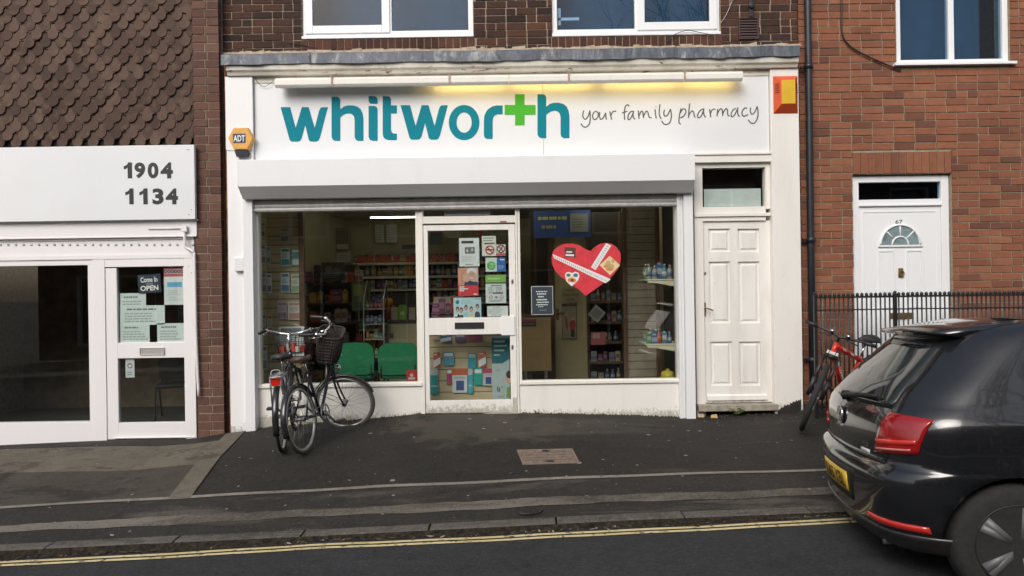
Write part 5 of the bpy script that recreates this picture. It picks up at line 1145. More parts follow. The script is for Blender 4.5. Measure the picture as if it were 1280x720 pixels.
# packs on the board behind the lower door glass
q = rect(535,405,620,500,.40); slat_panel('tan grooved board hung with packs behind the lower glass of the pharmacy door', q[0]-.06, q[1], .05, .98, .40, slatm, .128)
PK = [((540,418,549,425),(.5,.4,.3),RED,'small pale pack at the top left of the tan board'),((550.5,418,564,428),(.10,.18,.35),WHT,'blue and white pack in the top row of the tan board'),((569,418,582,428),(.14,.10,.20),(.4,.36,.45),'dark violet pack in the top row of the tan board'),((584,418,603,426),(.35,.09,.14),(.2,.05,.2),'crimson pack at the right of the top row'),
 ((542,440.5,550.5,459.5),(.45,.10,.05),WHT,'orange and white pack at the left of the middle row'),((554,440,567.5,457),(.10,.32,.42),WHT,'light blue pack in the middle row of the tan board'),((585,441,595.5,460.5),(.05,.28,.36),(.35,.42,.42),'teal pack right of centre in the middle row'),((598.5,439.5,607.5,459),(.48,.14,.09),WHT,'salmon and white pack at the right of the middle row'),
 ((538,461,547.5,493),(.02,.28,.27),(.45,.5,.48),'tall teal pack at the lower left of the tan board'),((558.5,461,565,480),(.40,.06,.14),WHT,'narrow crimson pack in the bottom row'),((565.5,460.5,584,491),(.58,.60,.60),(.05,.08,.25),'large white pack with dark blue window and orange top'),((585,461,591,492),(.06,.36,.44),(.45,.5,.5),'thin tall turquoise strip in the bottom row'),((592.5,460,603,481.5),(.02,.33,.28),WHT,'green pack right of the turquoise strip'),((603.5,460.5,617,482),(.52,.50,.52),(.05,.08,.27),'white pack with dark blue window and crimson top at the right')]
for r_, c, c2, lab in PK:
    pr = [(.1,.08,.9,.3,c2)]
    if 'window' in lab: pr = [(0,0,1,.28,(.5,.12,.05) if 'orange' in lab else (.45,.06,.14)),(.25,.5,.78,.9,c2),(.1,.33,.9,.44,(.4,.42,.45))]
    elif 'tall' in lab: pr = [(0,0,1,.25,c2),(.05,.65,.95,.7,c2)]
    elif 'white' in lab and c2 == WHT: pr = [('poly',[(0,.55),(1,.3),(1,.75),(0,1)],WHT),('lines',.1,.7,.08,.22,1,WHT)]
    o = sheet('hanging_pack', lab, 'pack', r_, .375, c, pr, group='packs on the tan board')
    b = MB()
sheet('banner','tall white pull up banner with teal top at the right of the lower door glass','banner',(615,419,637,501),.30,(.42,.50,.50),[('poly',[(.0,.04),(1,.04),(1,.36),(.6,.43),(0,.43)],(.02,.15,.19)),('lines',.12,.9,.07,.13,1,(.55,.65,.65)),('lines',.12,.95,.14,.19,1,(.55,.65,.65)),('lines',.12,.85,.21,.26,1,(.55,.65,.65)),('lines',.12,.6,.28,.33,1,(.55,.65,.65)),('disc',.92,.66,.16,.08,SKN),('disc',.98,.60,.18,.06,DRK),('lines',.2,.6,.52,.55,1,GRY),(.28,.78,.34,.86,(.08,.1,.1)),(.38,.80,.44,.86,(.08,.1,.1)),(.52,.77,.58,.81,(.1,.4,.1)),('lines',.3,.75,.92,.95,1,GRY),('poly',[(.8,.95),(.85,.8),(1,.78),(1,.95)],(.2,.33,.08))])
# right window
q = rect(650,396,689,464,1.5); cb = thing('consulting_counter','tan wooden counter end with red label behind the framed slate poster','counter',((q[0]+q[1])/2,1.5,0))
tanm = mat('tan_wood_panel', (.30,.20,.09), .6, var=.12, vs=3)
b = MB(); b.box(q[0],q[1],1.5,2.0,q[2],q[3]); b.build('front_panel',tanm,cb,bevel=.005)
for xx in (q[0]+.05,q[1]-.09): b = MB(); b.box(xx,xx+.04,1.55,1.6,0,q[2]-.001); b.build('leg',M['steel'],cb)
b = MB(); b.box(q[0]-.02,q[1]+.02,1.48,2.02,q[3]+.001,q[3]+.02); b.build('counter_top',brownw,cb)
sheet('label_card','dark red and black label on the tan counter end','label',(652,398.5,670,408),1.49,(.06,.04,.04),[(0,0,1,.4,(.25,.05,.05)),('lines',.1,.9,.55,.85,1,(.25,.2,.18))])
q = rect(693.5,290,734.5,478,2.5); idr = thing('inner_door','cream inner door with a poster and a lettered notice behind the red heart','door',((q[0]+q[1])/2,2.5,0))
b = MB(); b.box(q[0],q[1],2.5,2.55,0,2.1); b.build('door_leaf',mat('cream_door_paint',(.55,.46,.26),.5,var=.06),idr)
b = MB(); frame(b,q[0]-.09,q[1]+.06,0,2.18,2.47,2.56,.0,wt=.07,wl=.085,wr=.055,wb=.001); b.build('door_frame',brownw,idr)
b = MB(); X, Z = W(697,393,2.46); b.box(X-.02,X+.02,2.488,2.499,Z-.08,Z+.08); b.tube([(X,2.49,Z+.02),(X,2.45,Z+.02),(X+.09,2.45,Z+.015)],.01,6); b.build('door_handle',M['brass'],idr)
sheet('door_notice','lettered notice reading PRIVATE CONSULTATION ROOM on the cream inner door','notice',(701,360,724,377.5),2.48,(.45,.38,.22),[('text','PRIVATE',.27,.08,.73,.26,(.06,.10,.06)),('text','CONSULTATION',.05,.40,.97,.60,(.05,.12,.07)),('text','ROOM',.32,.74,.68,.92,(.06,.10,.06))])
sheet('door_poster','poster of figures in red on the cream inner door','poster',(703,380,720.5,423.5),2.48,(.36,.33,.22),[(0,0,1,.07,(.10,.06,.04)),('lines',.1,.9,.12,.22,2,GRY),('poly',[(.18,.35),(.3,.3),(.42,.62),(.32,.8),(.2,.6)],(.35,.10,.08)),('disc',.28,.32,.09,.04,SKN),('poly',[(.5,.55),(.62,.47),(.88,.47),(.95,.6),(.88,.75),(.55,.75)],(.42,.07,.06)),('disc',.74,.42,.10,.045,SKN),('poly',[(.57,.75),(.86,.75),(.84,.95),(.6,.95)],(.04,.04,.06)),('lines',.05,.4,.82,.95,3,GRY)],fr=(.12,.08,.05))
sheet('hanging_sign','blue hanging sign with yellow lettering marks above the cream inner door','sign',(667,263,738,297),2.2,(.03,.08,.30),[('lines',.08,.6,.18,.42,1,(.5,.5,.08)),('lines',.14,.5,.5,.74,1,(.35,.36,.06))])
sheet('paper','grey printed sheet fixed over the blue hanging sign','paper',(712.5,267,735,290),2.18,(.22,.23,.22),[('lines',.1,.9,.25,.8,4,(.12,.12,.12))])
q = rect(664,297,692,395,2.8); b = MB(); b.box(q[0],q[1],2.8,2.84,.0,2.5); frame(b,q[0]+.05,q[1]-.05,1.0,2.1,2.78,2.799,.03,m=1); o = b.build('dark_screen',[darkw,brownw]); tag(o,'dark framed partition left of the cream inner door','partition'); recenter(o)
q = rect(783,255,822,480,1.3); slat_panel('dull brown grooved panel in the right half of the right window', q[0], q[1], 0, 2.6, 1.3, greyslat, .10)
for px, y, lab in ((781.5,1.26,'brown post at the left edge of the dull grooved panel'),(823,1.2,'brown post at the right edge of the dull grooved panel')):
    X = W(px,370,y)[0]; b = MB(); b.box(X-.025,X+.025,y,y+.05,0,2.68); b.box(X-.04,X+.04,y-.01,y+.06,0,.08); o = b.build('post',brownw,None,bevel=.004); tag(o,lab,'post'); recenter(o)
slat_panel('grooved panel lining the side wall at the right edge of the right window', .14, 1.2, 0, 2.6, 0, slatm, side=IX1+.02)
X1_ = IX1+.02
for py, lab, pl in ((349,'upper cream bracket shelf at the right of the right window','small item on the upper bracket shelf'),(428,'lower cream bracket shelf at the right of the right window','bottle or box on the lower bracket shelf')):
    Y = .55; z = W(825,py,Y)[1]; xL = W(803,py,Y)[0]
    t_ = thing('bracket_shelf', lab, 'shelf', (X1_, Y, z)); b = MB(); b.box(xL, X1_-.002, Y-.22, Y+.25, z-.016, z); b.build('shelf_board', shelfm, t_, bevel=.003)
    for yy in (Y-.2, Y+.2): b = MB(); b.prism([(xL+.02,z-.017),(X1_-.003,z-.017),(X1_-.003,z-.11),(X1_-.05,z-.09),(xL+.12,z-.045),(xL+.02,z-.04)], yy-.012, yy+.012); b.build('bracket', shelfm, t_)
    for k in range(9):
        put_product(xL+.05+(k % 5)*.058, Y-.15+.2*(k//5)+R.uniform(-.02,.02), z+.001, pl, pl.replace('small item','items').replace('bottle or box','bottles and boxes'), ('bottle','carton','pouch'), (0,1,3,9,6,8) if py > 400 else (9,3,6,1), 1.0 if py > 400 else 1.15)
q = rect(827,461,842,473,.6); b = MB(); b.lathe([(.0,0),(.07,0),(.085,.04),(.07,.10),(.02,.115),(.0,.115)],((q[0]+q[1])/2,.6,q[2]-.02),n=12); b.lathe([(.02,.112),(.024,.13),(.0,.135)],((q[0]+q[1])/2,.6,q[2]-.02),n=10); o = b.build('yellow_tub',cm((.50,.40,.05))); tag(o,'yellow tub low in the right corner of the right window','tub'); recenter(o)
# ================================================================== bicycles
rubber = mat('tyre_rubber', (.022,.021,.020), .85, var=.3, vs=40); rimm = mat('aluminium_rim', (.55,.54,.52), .35, .8, var=.15, vs=30); spokem = mat('spoke_steel', (.30,.30,.30), .4, .8); bframe = mat('black_bike_paint', (.015,.015,.018), .25, coat=.5)
saddleb = mat('brown_leather', (.055,.030,.024), .5, var=.3, vs=30); saddlek = mat('black_saddle_vinyl', (.02,.02,.021), .55); wick = mat('dark_wicker', (.045,.035,.033), .8, var=.5, vs=60, bump=.8); silverp = mat('silver_mudguard', (.30,.31,.33), .45, .4, var=.1); redp = mat('red_bike_paint', (.68,.035,.02), .3, coat=.4, var=.05); redlens = mat('red_reflector_lens', (.55,.02,.01), .2, var=.1); greytyre = mat('dusty_tyre', (.07,.065,.06), .9, var=.3, vs=30)
def bike(label, name, contact, yaw, lean, wb, Rr, steer, kind, fr_m, sad_m, parts):
    t_ = thing(name, label, 'bicycle', contact, 'bicycles parked outside the shops', local=True)
    t_.rotation_mode = 'QUATERNION'; t_.rotation_quaternion = (Matrix.Rotation(yaw,4,'Z') @ Matrix.Rotation(lean,4,'X')).to_quaternion()
    mtb = kind == 'mtb'; tr = .026 if mtb else .016
    ax = Vector((-math.cos(math.radians(70)),0,math.sin(math.radians(70)))); p0 = Vector((wb-.04,0,Rr))
    S = Matrix.Translation(p0) @ Matrix.Rotation(steer,4,ax) @ Matrix.Translation(-p0); I = Matrix.Identity(4)
    hb, ht = p0+ax*(.42 if mtb else .40), p0+ax*(.54 if mtb else .56)
    bb = Vector((.42,0,.285)); st = bb+Vector((-.17,0,.46)).normalized()*(.40 if mtb else .46); sp = bb+Vector((-.17,0,.46)).normalized()*parts.get('sh',.60)
    ra_, fa_ = Vector((0,0,Rr)), Vector((wb,0,Rr))
    def wheel(c, Mx, ang0):
        b = MB(); b.ring(c, Rr-tr, tr, 'y', 56, 10); b.xf(Mx); w_ = b.build('wheel', [parts.get('tyre', rubber)], t_); ch = []
        b = MB(); b.ring(c, Rr-2*tr-.006, .0125, 'y', 56, 8); b.xf(Mx); b.build('rim', M['black'] if mtb else rimm, w_)
        b = MB(); b.lathe([(.014,-.045),(.026,-.04),(.026,-.03),(.016,-.025),(.016,.025),(.026,.03),(.026,.04),(.014,.045)], c, 'y', 12)
        rr = Rr-2*tr-.012
        for k in range(28):
            a = ang0+2*PI*k/28; s_ = .035 if k % 2 else -.035; a2 = a+(.9 if (k//2) % 2 else -.9)
            b.tube([(c.x+.024*math.cos(a2), s_, c.z+.024*math.sin(a2)), (c.x+rr*math.cos(a), s_*.12, c.z+rr*math.sin(a))], .00125, 4)
        b.xf(Mx); b.build('spokes', spokem, w_)
    wheel(ra_, I, .1); wheel(fa_, S, .2)
    b = MB(); rt = .025 if mtb else .014
    if kind == 'step':
        b.tube(smooth([hb+ax*.02, hb.lerp(bb,.4)+Vector((-.04,0,-.05)), bb],6), .016, 10); b.tube(smooth([ht-ax*.04, hb.lerp(bb,.35)+Vector((-.03,0,.02)), bb.lerp(st,.42)],6), .013, 10)
    else:
        b.tube([hb+ax*.02, bb], rt+.004, 10); b.tube([ht-ax*.03, st-Vector((0,0,.03))], rt, 10)
    b.tube([bb, st], .015, 10); b.tube([hb, ht], .02, 10); b.lathe([(.022,-.035),(.022,.035)], bb, 'y', 12)
    for s_ in (-1,1):
        b.tube([bb+Vector((-.03,s_*.03,0)), ra_+Vector((.02,s_*.06,0))], .010, 8); b.tube([st+Vector((0,s_*.02,-.02)), ra_+Vector((.0,s_*.06,.01))], .008, 8); b.tube([ra_+Vector((.03,s_*.06,0)), ra_+Vector((-.01,s_*.06,.0))], .012, 8)
    b.build('frame', fr_m, t_)
    b = MB(); crown = p0+ax*.37
    if mtb:
        for s_ in (-1,1): b.tube([crown+Vector((0,s_*.058,.02)), p0+Vector((.02,s_*.06,.16))], .016, 10); b.tube([p0+Vector((.02,s_*.06,.18)), fa_+Vector((0,s_*.06,0))], .021, 10)
        b.tube([crown+Vector((0,-.062,.03)), crown+Vector((0,.062,.03))], .02, 10); b.tube([crown, hb], .02, 10)
    else:
        for s_ in (-1,1): b.tube(smooth([crown+Vector((0,s_*.03,.02)), crown.lerp(fa_,.6)+Vector((-.01,s_*.052,0)), fa_+Vector((0,s_*.05,0))],5), [.012]*5+[.010]*5+[.008], 8)
        b.tube([crown+Vector((0,-.035,.02)), crown+Vector((0,.035,.02))], .014, 8); b.tube([crown, hb], .016, 8)
    b.xf(S); fk = b.build('fork', M['black'] if mtb else fr_m, t_)
    if mtb:
        b = MB(); b.box(crown.x-.022, crown.x+.022, -.05, .05, crown.z+.055, crown.z+.075); b.xf(S); b.build('fork_bridge', M['white'], fk)
    hs = ht+ax*parts.get('stem',.10); sf = hs+Vector((.06 if not mtb else .08,0,.02))
    b = MB(); b.tube([ht, hs], .013, 8); b.tube([hs, sf], .014, 8)
    if mtb: L_ = smooth([sf, sf+Vector((-.005,.10,.02)), sf+Vector((-.02,.31,.03))],5)
    else: L_ = smooth([sf, sf+Vector((.02,.10,.01)), sf+Vector((.0,.18,.035)), sf+Vector((-.06,.23,.045)), sf+Vector((-.20,.25,.03))],5)
    Rr_ = [Vector((v.x,-v.y,v.z)) for v in L_]; b.tube(list(reversed(L_))+Rr_[1:], .0115, 8); b.xf(S); hbar = b.build('handlebar', M['black'] if mtb else M['chrome'], t_)
    for Q, nm in ((L_,1),(Rr_,-1)):
        b = MB(); b.tube([Q[-1]+(Q[-1]-Q[-2]).normalized()*.004, Q[-2], Q[-3], Q[-4], Q[-5], Q[-6]] if not mtb else [Q[-1]+(Q[-1]-Q[-2]).normalized()*.004, Q[-1].lerp(Q[-4],.9)], .017, 10); b.xf(S); b.build('grip', M['black'], hbar)
        c0 = Q[-7]; b = MB(); d_ = (Q[-1]-Q[-7]).normalized(); b.tube([c0+Vector((0,0,-.0)), c0+Vector((.035,0,-.02)), c0+Vector((.05,0,-.03))+d_*.10], .006, 6); b.lathe([(.018,-.015),(.018,.015)], c0, 'y', 10); b.xf(S); b.build('brake_lever', M['chrome'] if not mtb else M['black'], hbar)
        if mtb: b = MB(); c1 = c0+Vector((.02,0,.012)); b.lathe([(.0,.0),(.017,.004),(.017,.02),(.0,.024)], c1, 'z', 10); b.xf(S); b.build('shifter', M['chrome'], hbar)
    b = MB(); c0 = sf; b.tube(smooth([L_[-5]+Vector((.04,0,-.01)), sf+Vector((.10,.05,-.02)), hb+Vector((.06,.02,-.05)), crown+Vector((.03,.02,-.02))],5), .003, 5); b.tube(smooth([Rr_[-5]+Vector((.04,0,-.01)), sf+Vector((.11,-.04,-.03)), hb+Vector((.05,-.03,0)), hb+Vector((-.02,-.02,-.03))],5), .003, 5); b.xf(S); b.build('cable', M['black'], hbar)
    b = MB(); b.tube([st-Vector((0,0,.02)), sp], .0125, 8); b.build('seat_post', M['chrome'], t_)
    b = MB(); n = 12; vs = []
    for i in range(n+1):                                          # saddle: wide tail, narrow nose
        f = i/n; x = -.13+.27*f; w_ = .085*(1-f)**.8+.022 if f > .15 else .075+.05*f; zt_ = .045-.012*math.sin(PI*f)+(.01 if f < .2 else 0)
        for j in range(9): a = PI*j/8; vs.append((sp.x+x, w_*math.cos(a), sp.z+.01+zt_*math.sin(a)**.6))
    b.add(vs, [(i*9+j,(i+1)*9+j,(i+1)*9+j+1,i*9+j+1) for i in range(n) for j in range(8)]+[tuple(range(9)),tuple(range(n*9,n*9+9))]+[tuple(i*9 for i in range(n+1))+tuple(i*9+8 for i in range(n,-1,-1))], 0, True)
    for s_ in (-1,1): b.tube([(sp.x-.10,s_*.035,sp.z+.008),(sp.x+.0,s_*.022,sp.z-.012),(sp.x+.12,s_*.01,sp.z+.012)], .004, 6)
    b.build('saddle', sad_m, t_)
    b = MB(); b.ring(bb+Vector((0,-.05,0)), .09, .006, 'y', 28, 6); b.lathe([(.03,-.056),(.03,-.048)], bb, 'y', 12)
    for k in range(5): a = 2*PI*k/5; b.tube([bb+Vector((.02*math.cos(a),-.05,.02*math.sin(a))), bb+Vector((.088*math.cos(a),-.05,.088*math.sin(a)))], .006, 5)
    ca = parts.get('crank',.6); v = Vector((math.cos(ca),0,math.sin(ca)))*.165
    b.tube([bb+Vector((0,-.06,0)), bb+v+Vector((0,-.075,0))], .010, 8); b.tube([bb+Vector((0,.06,0)), bb-v+Vector((0,.075,0))], .010, 8)
    b.tube([bb+Vector((.0,-.05,.09)), ra_+Vector((0,-.05,.035))], .004, 5); b.tube([bb+Vector((.0,-.05,-.09)), ra_+Vector((0,-.05,-.035))], .004, 5)
    cr = b.build('chainset', M['steel'] if not mtb else M['black'], t_)
    for s_, w_ in ((-1, v), (1, -v)):
        c = bb+w_+Vector((0,s_*.125,0)); b = MB(); b.box(c.x-.045,c.x+.045,c.y-.045,c.y+.045,c.z-.012,c.z+.012); b.build('pedal', M['black'], cr, bevel=.005)
    if parts.get('guards'):
        gm = parts['guards']
        for c, Mx, a0, a1 in ((ra_, I, .5, PI+.35), (fa_, S, .55, PI*.95)):
            b = MB(); n = 22; vs = []
            for i in range(n+1):
                a = a0+(a1-a0)*i/n
                for j in range(5): o_ = (j-2)/2; r_ = Rr+.018-.010*o_*o_; vs.append((c.x+r_*math.cos(a), o_*.027, c.z+r_*math.sin(a)))
            b.add(vs, [(i*5+j,(i+1)*5+j,(i+1)*5+j+1,i*5+j+1) for i in range(n) for j in range(4)], 0, True)
            for s_ in (-1,1):
                a = a1-.15; b.tube([c+Vector((0,s_*.05,0)), c+Vector((math.cos(a)*(Rr+.01),s_*.026,math.sin(a)*(Rr+.01)))], .0025, 5)
            b.xf(Mx); g_ = b.build('mudguard', gm, t_, recalc=False); sd_ = g_.modifiers.new('thickness','SOLIDIFY'); sd_.thickness = .002
    if parts.get('reflector'):
        c = Vector((-Rr*.62,0,Rr*2.10)); b = MB(); b.box(c.x-.02,c.x+.012,-.05,.05,c.z-.05,c.z+.035,0); b.tube(smooth([(c.x,.04,c.z+.045),(c.x+.01,.03,c.z+.085),(c.x+.01,-.03,c.z+.085),(c.x,-.04,c.z+.045)],4), .006, 6, 0); o_ = b.build('reflector_bracket', silverp, t_, bevel=.006)
        b = MB(); b.prism([(-.042,c.z+.02),(.042,c.z+.02),(.042,c.z-.02),(.03,c.z-.045),(-.03,c.z-.045),(-.042,c.z-.02)], 0, .014); b.xf(Matrix.Translation((c.x-.021,0,0)) @ Matrix.Rotation(-PI/2,4,'Z')); b.build('reflector', redlens, o_, bevel=.003)
    if parts.get('rack'):
        b = MB(); zt_ = Rr*2+.06
        for s_ in (-1,1): b.tube(smooth([(.16,s_*.05,zt_),(-.12,s_*.06,zt_),(-.24,s_*.045,zt_)],3), .006, 6); b.tube([(-.12,s_*.06,zt_),ra_+Vector((0,s_*.07,0))], .006, 6); b.tube([(-.22,s_*.05,zt_),ra_+Vector((-.01,s_*.07,0))], .005, 6)
        for x in (-.24,-.1,.04,.16): b.tube([(x,-.05,zt_),(x,.05,zt_)], .005, 6)
        b.build('rack', parts['rack'], t_)
    if parts.get('basket'):
        bk = parts['basket']; b = MB(); c = sf+Vector((bk.get('fwd',.16),0,-.10+bk.get('up',0))); w_, d_, h_ = bk['size']; n = 28
        def rr(t, k): 
            a = 2*PI*t; cx, sx_ = math.cos(a), math.sin(a); e = .45
            return Vector((math.copysign(abs(cx)**e,cx)*d_/2*k, math.copysign(abs(sx_)**e,sx_)*w_/2*k, 0))
        for lv in range(bk['rings']):
            f = lv/(bk['rings']-1); b.tube([c+rr(j/n,.82+.18*f)+Vector((0,0,-h_/2+h_*f)) for j in range(n)], bk['r'] if lv < bk['rings']-1 else bk['r']*1.7, 5, 0, True)
        for j in range(bk['ribs']): t2 = j/bk['ribs']; b.tube([c+rr(t2,.82)+Vector((0,0,-h_/2)), c+rr(t2,1.0)+Vector((0,0,h_/2))], bk['r'], 5)
        if bk['solid']:
            vs = [tuple(c+rr(j/n,.80)+Vector((0,0,-h_/2))) for j in range(n)]+[tuple(c+rr(j/n,.98)+Vector((0,0,h_/2))) for j in range(n)]; b.add(vs, [(j,(j+1)%n,(j+1)%n+n,j+n) for j in range(n)]+[tuple(range(n))])
        else:
            for j in range(7): y = (j-3)/3*w_*.38; b.tube([c+Vector((-d_*.4,y,-h_/2)), c+Vector((d_*.4,y,-h_/2))], bk['r'], 4)
        b.xf(S); b.build('basket', bk['mat'], t_)
        if bk.get('load'):
            b = MB(); s_ = len(b.v)
            for k in range(5): q_ = c+Vector((R.uniform(-.05,.05),-.1+.05*k,-h_/2+.01)); b.box(q_.x-.06,q_.x+.06,q_.y-.02,q_.y+.02,q_.z,q_.z+R.uniform(.04,.09),k % 2)
            b.xf(S); o_ = b.build('basket_load', [cm((.55,.06,.04)), cm((.6,.58,.55))]); tag(o_, 'red and white shopping lying in the wire basket of the rear bicycle', 'shopping')
            o_.matrix_world = Matrix.Translation(contact) @ t_.rotation_quaternion.to_matrix().to_4x4()
    if parts.get('bell_lamp'):
        b = MB(); b.lathe([(.0,-.03),(.03,-.02),(.035,.02),(.0,.025)], crown+Vector((.07,0,.04)), 'x', 12); b.xf(S); b.build('lamp', M['chrome'], t_)
    if parts.get('word'):
        a_, c_ = hb+ax*.02, bb; d_ = (c_-a_); L2 = d_.length; d_.normalize(); up = Vector((0,1,0)).cross(d_).normalized(); b = MB()
        for s_ in (1,-1):
            b.text(parts['word'], .20, .42, -.017, .017, 0, 0, bold=.02, ext=0, fn=lambda u, v, s_=s_: a_+d_*u+up*v*s_+Vector((0,s_*(.0315-.3*abs(v)*abs(v)*40),0)))
            b.quad([a_+d_*.07+up*.012*s_+Vector((0,s_*.0295,0)), a_+d_*.17+up*.016*s_+Vector((0,s_*.0295,0)), a_+d_*.19-up*.012*s_+Vector((0,s_*.0295,0)), a_+d_*.10-up*.016*s_+Vector((0,s_*.0295,0))])
        tt0, tt1 = ht-ax*.03, st-Vector((0,0,.03)); dd = (tt1-tt0).normalized(); u2 = Vector((0,1,0)).cross(dd).normalized()
        for s_ in (1,-1):
            for f0, f1 in ((.09,.17),(.28,.36)): b.quad([tt0+dd*f0+u2*.012+Vector((0,s_*.0255,0)), tt0+dd*f1+u2*.012+Vector((0,s_*.0255,0)), tt0+dd*(f1+.03)-u2*.006+Vector((0,s_*.027,0)), tt0+dd*(f0+.03)-u2*.006+Vector((0,s_*.027,0))])
        b.build('decals', cm((.75,.73,.72)), t_, recalc=False)
    return t_
rad_ = math.radians
cA = G(382,567)
bike('black bicycle with brown saddle and dark wicker basket, front wheel turned to the right', 'bicycle', cA, rad_(81.5), rad_(-8), .97, .31, rad_(-82), 'step', bframe, saddleb,
     dict(sh=.56, stem=.24, tyre=greytyre, basket=dict(fwd=.055, up=-.04, size=(.34,.25,.27), rings=9, ribs=34, r=.005, mat=wick, solid=True), crank=-.7, guards=bframe, bell_lamp=1))
cB = G(354,565)
bike('black bicycle with silver rack, red rear reflector and wire basket beside the white pilaster', 'bicycle', cB, rad_(100), rad_(-2), 1.0, .325, rad_(-4), 'city', bframe, saddlek,
     dict(sh=.58, stem=.17, guards=bframe, reflector=1, rack=silverp, crank=-.5, basket=dict(size=(.34,.24,.20), rings=3, ribs=30, r=.003, mat=M['black'], solid=False, load=1)))
cf = G(1006,543); hd_ = Vector((-.78,-.62,0)).normalized(); wbC = 1.05
rc = cf-hd_*wbC; rc = Vector((rc.x, rc.y, gz(rc.x, rc.y)+.0))
bike('red mountain bike with wide black bars and white lettering leaning against the iron railing', 'mountain_bike', rc, math.atan2(hd_.y,hd_.x), rad_(-14), wbC, .335, rad_(24), 'mtb', redp, saddlek, dict(sh=.56, stem=.05, word='GIANT', crank=.3))
# ================================================================== car
carp = NT('black_car_paint'); carp.set(.22, 0, .5, 1.0); carp.b.inputs['Coat Roughness'].default_value = .04
n = carp.noise(3, 5, .7, carp.coord((1,1,1), True)); n2 = carp.noise(60, 4, .7, carp.coord((1,1,1), True))
carp.base(carp.mix(carp.math('MULTIPLY', carp.ramp(n2,.5,.75), carp.math('MULTIPLY', carp.ramp(n,.4,.7), .5)), (.008,.009,.011), (.06,.055,.05))); carp = carp.mat
cglass = mat('dark_car_glass', (.012,.016,.016), .05, spec=.8); lampr = mat('red_lamp_lens', (.30,.006,.008), .12, coat=1, var=.2); lampb = mat('bright_red_lens', (.62,.03,.02), .15, coat=1, var=.1); trim = mat('black_trim', (.012,.012,.012), .55); dirtyb = mat('dusty_black_bumper', (.022,.021,.020), .4, var=.5, vs=9, coat=.3)
YA = NT('yellow_plate'); YA.set(.35); YA.base((.62,.40,.03)); YA = YA.mat
LV = [(.19,.20,.66,3.75),(.23,.08,.76,3.86),(.31,.03,.80,3.93),(.42,.015,.825,3.96),(.52,.0,.838,3.97),(.60,.0,.842,3.96),(.645,.015,.842,3.94),(.66,.03,.84,3.93),(.672,.05,.838,3.92),(.74,.055,.842,3.88),(.82,.058,.842,3.80),(.90,.065,.832,3.66),(.945,.08,.815,3.3),(.98,.105,.79,2.95),(1.08,.185,.745,2.66),(1.20,.31,.69,2.38),(1.31,.42,.64,2.10),(1.37,.48,.605,1.9),(1.42,.57,.55,1.62),(1.45,.73,.42,1.35)]
def lev(z):
    z = min(max(z, LV[0][0]), LV[-1][0])
    for a, c in zip(LV, LV[1:]):
        if a[0] <= z <= c[0]:
            f = (z-a[0])/(c[0]-a[0]); return [p+(q-p)*f for p, q in zip(a, c)]
def rear(s, z, off=0):                                            # s: arc length from the middle of the rear, + = right side (-y)
    _, xr, hw, xf = lev(z); rc_ = min(.26, hw*.45); sg_ = 1 if s >= 0 else -1; a = abs(s); fl = hw-rc_
    bow = .11
    if a <= fl: y = a; x = 0; nx, ny = -1, .12*a/hw
    elif a <= fl+rc_*PI/2: t_ = (a-fl)/rc_; y = fl+rc_*math.sin(t_); x = rc_*(1-math.cos(t_)); nx, ny = -math.cos(t_), math.sin(t_)
    else: y = hw; x = rc_+(a-fl-rc_*PI/2); nx, ny = 0, 1
    x += xr+bow*(min(y, hw)/hw)**2
    return Vector((x+nx*off, -sg_*(y+ny*off), z))
cR = thing('parked_car', 'black hatchback car with yellow rear number plate parked at the kerb on the right', 'car', (0,0,0), local=True)
b = MB(); n1, n2_ = 26, 12; ring_n = None; vs = []
def slice_pts(z):
    _, xr, hw, xf = lev(z); pts = []; rc_ = min(.26, hw*.45); smax = hw-rc_+rc_*PI/2
    xs0 = rear(smax, z).x; xs1 = xf-.55
    for i in range(n1+1): pts.append(rear(-smax+2*smax*i/n1, z))
    for i in range(1, n2_): pts.append(Vector((xs0+(xs1-xs0)*i/n2_, -hw, z)))
    for i in range(n1+1):
        f = -1+2*i/n1; e = abs(f); y = hw*(f)*1.0; x = xs1+(xf-xs1)*(1-e**2.6)**(1/2.2) if e < 1 else xs1; pts.append(Vector((x, y, z)))
    for i in range(1, n2_): pts.append(Vector((xs1+(xs0-xs1)*i/n2_, hw, z)))
    return pts
ZL = []
for a, c in zip(LV, LV[1:]):
    k = max(1, int((c[0]-a[0])/.03)); ZL += [a[0]+(c[0]-a[0])*i/k for i in range(k)]
ZL.append(LV[-1][0])
for z in ZL: p = slice_pts(z); ring_n = len(p); vs += p
N = len(ZL)
b.add(vs, [(i*ring_n+j, i*ring_n+(j+1)%ring_n, (i+1)*ring_n+(j+1)%ring_n, (i+1)*ring_n+j) for i in range(N-1) for j in range(ring_n)]+[tuple(range(ring_n)), tuple((N-1)*ring_n+j for j in range(ring_n))], 0, True)
body = b.build('body', carp, cR)
for xw in (.66, 3.12):                                            # wheel arches
    b = MB(); b.lathe([(.0,-1.2),(.345,-1.2),(.345,-.62),(.0,-.62)], (xw,0,.31), 'y', 40); c1 = b.build('cutter', trim)
    b = MB(); b.lathe([(.0,.62),(.345,.62),(.345,1.2),(.0,1.2)], (xw,0,.31), 'y', 40); c2 = b.build('cutter', trim)
    for c_ in (c1, c2):
        m_ = body.modifiers.new('cut', 'BOOLEAN'); m_.object = c_; m_.operation = 'DIFFERENCE'; m_.solver = 'EXACT'
        dg = bpy.context.evaluated_depsgraph_get(); me = bpy.data.meshes.new_from_object(body.evaluated_get(dg)); body.modifiers.clear(); body.data = me; bpy.data.objects.remove(c_)
body.data.materials.clear(); body.data.materials.append(carp)
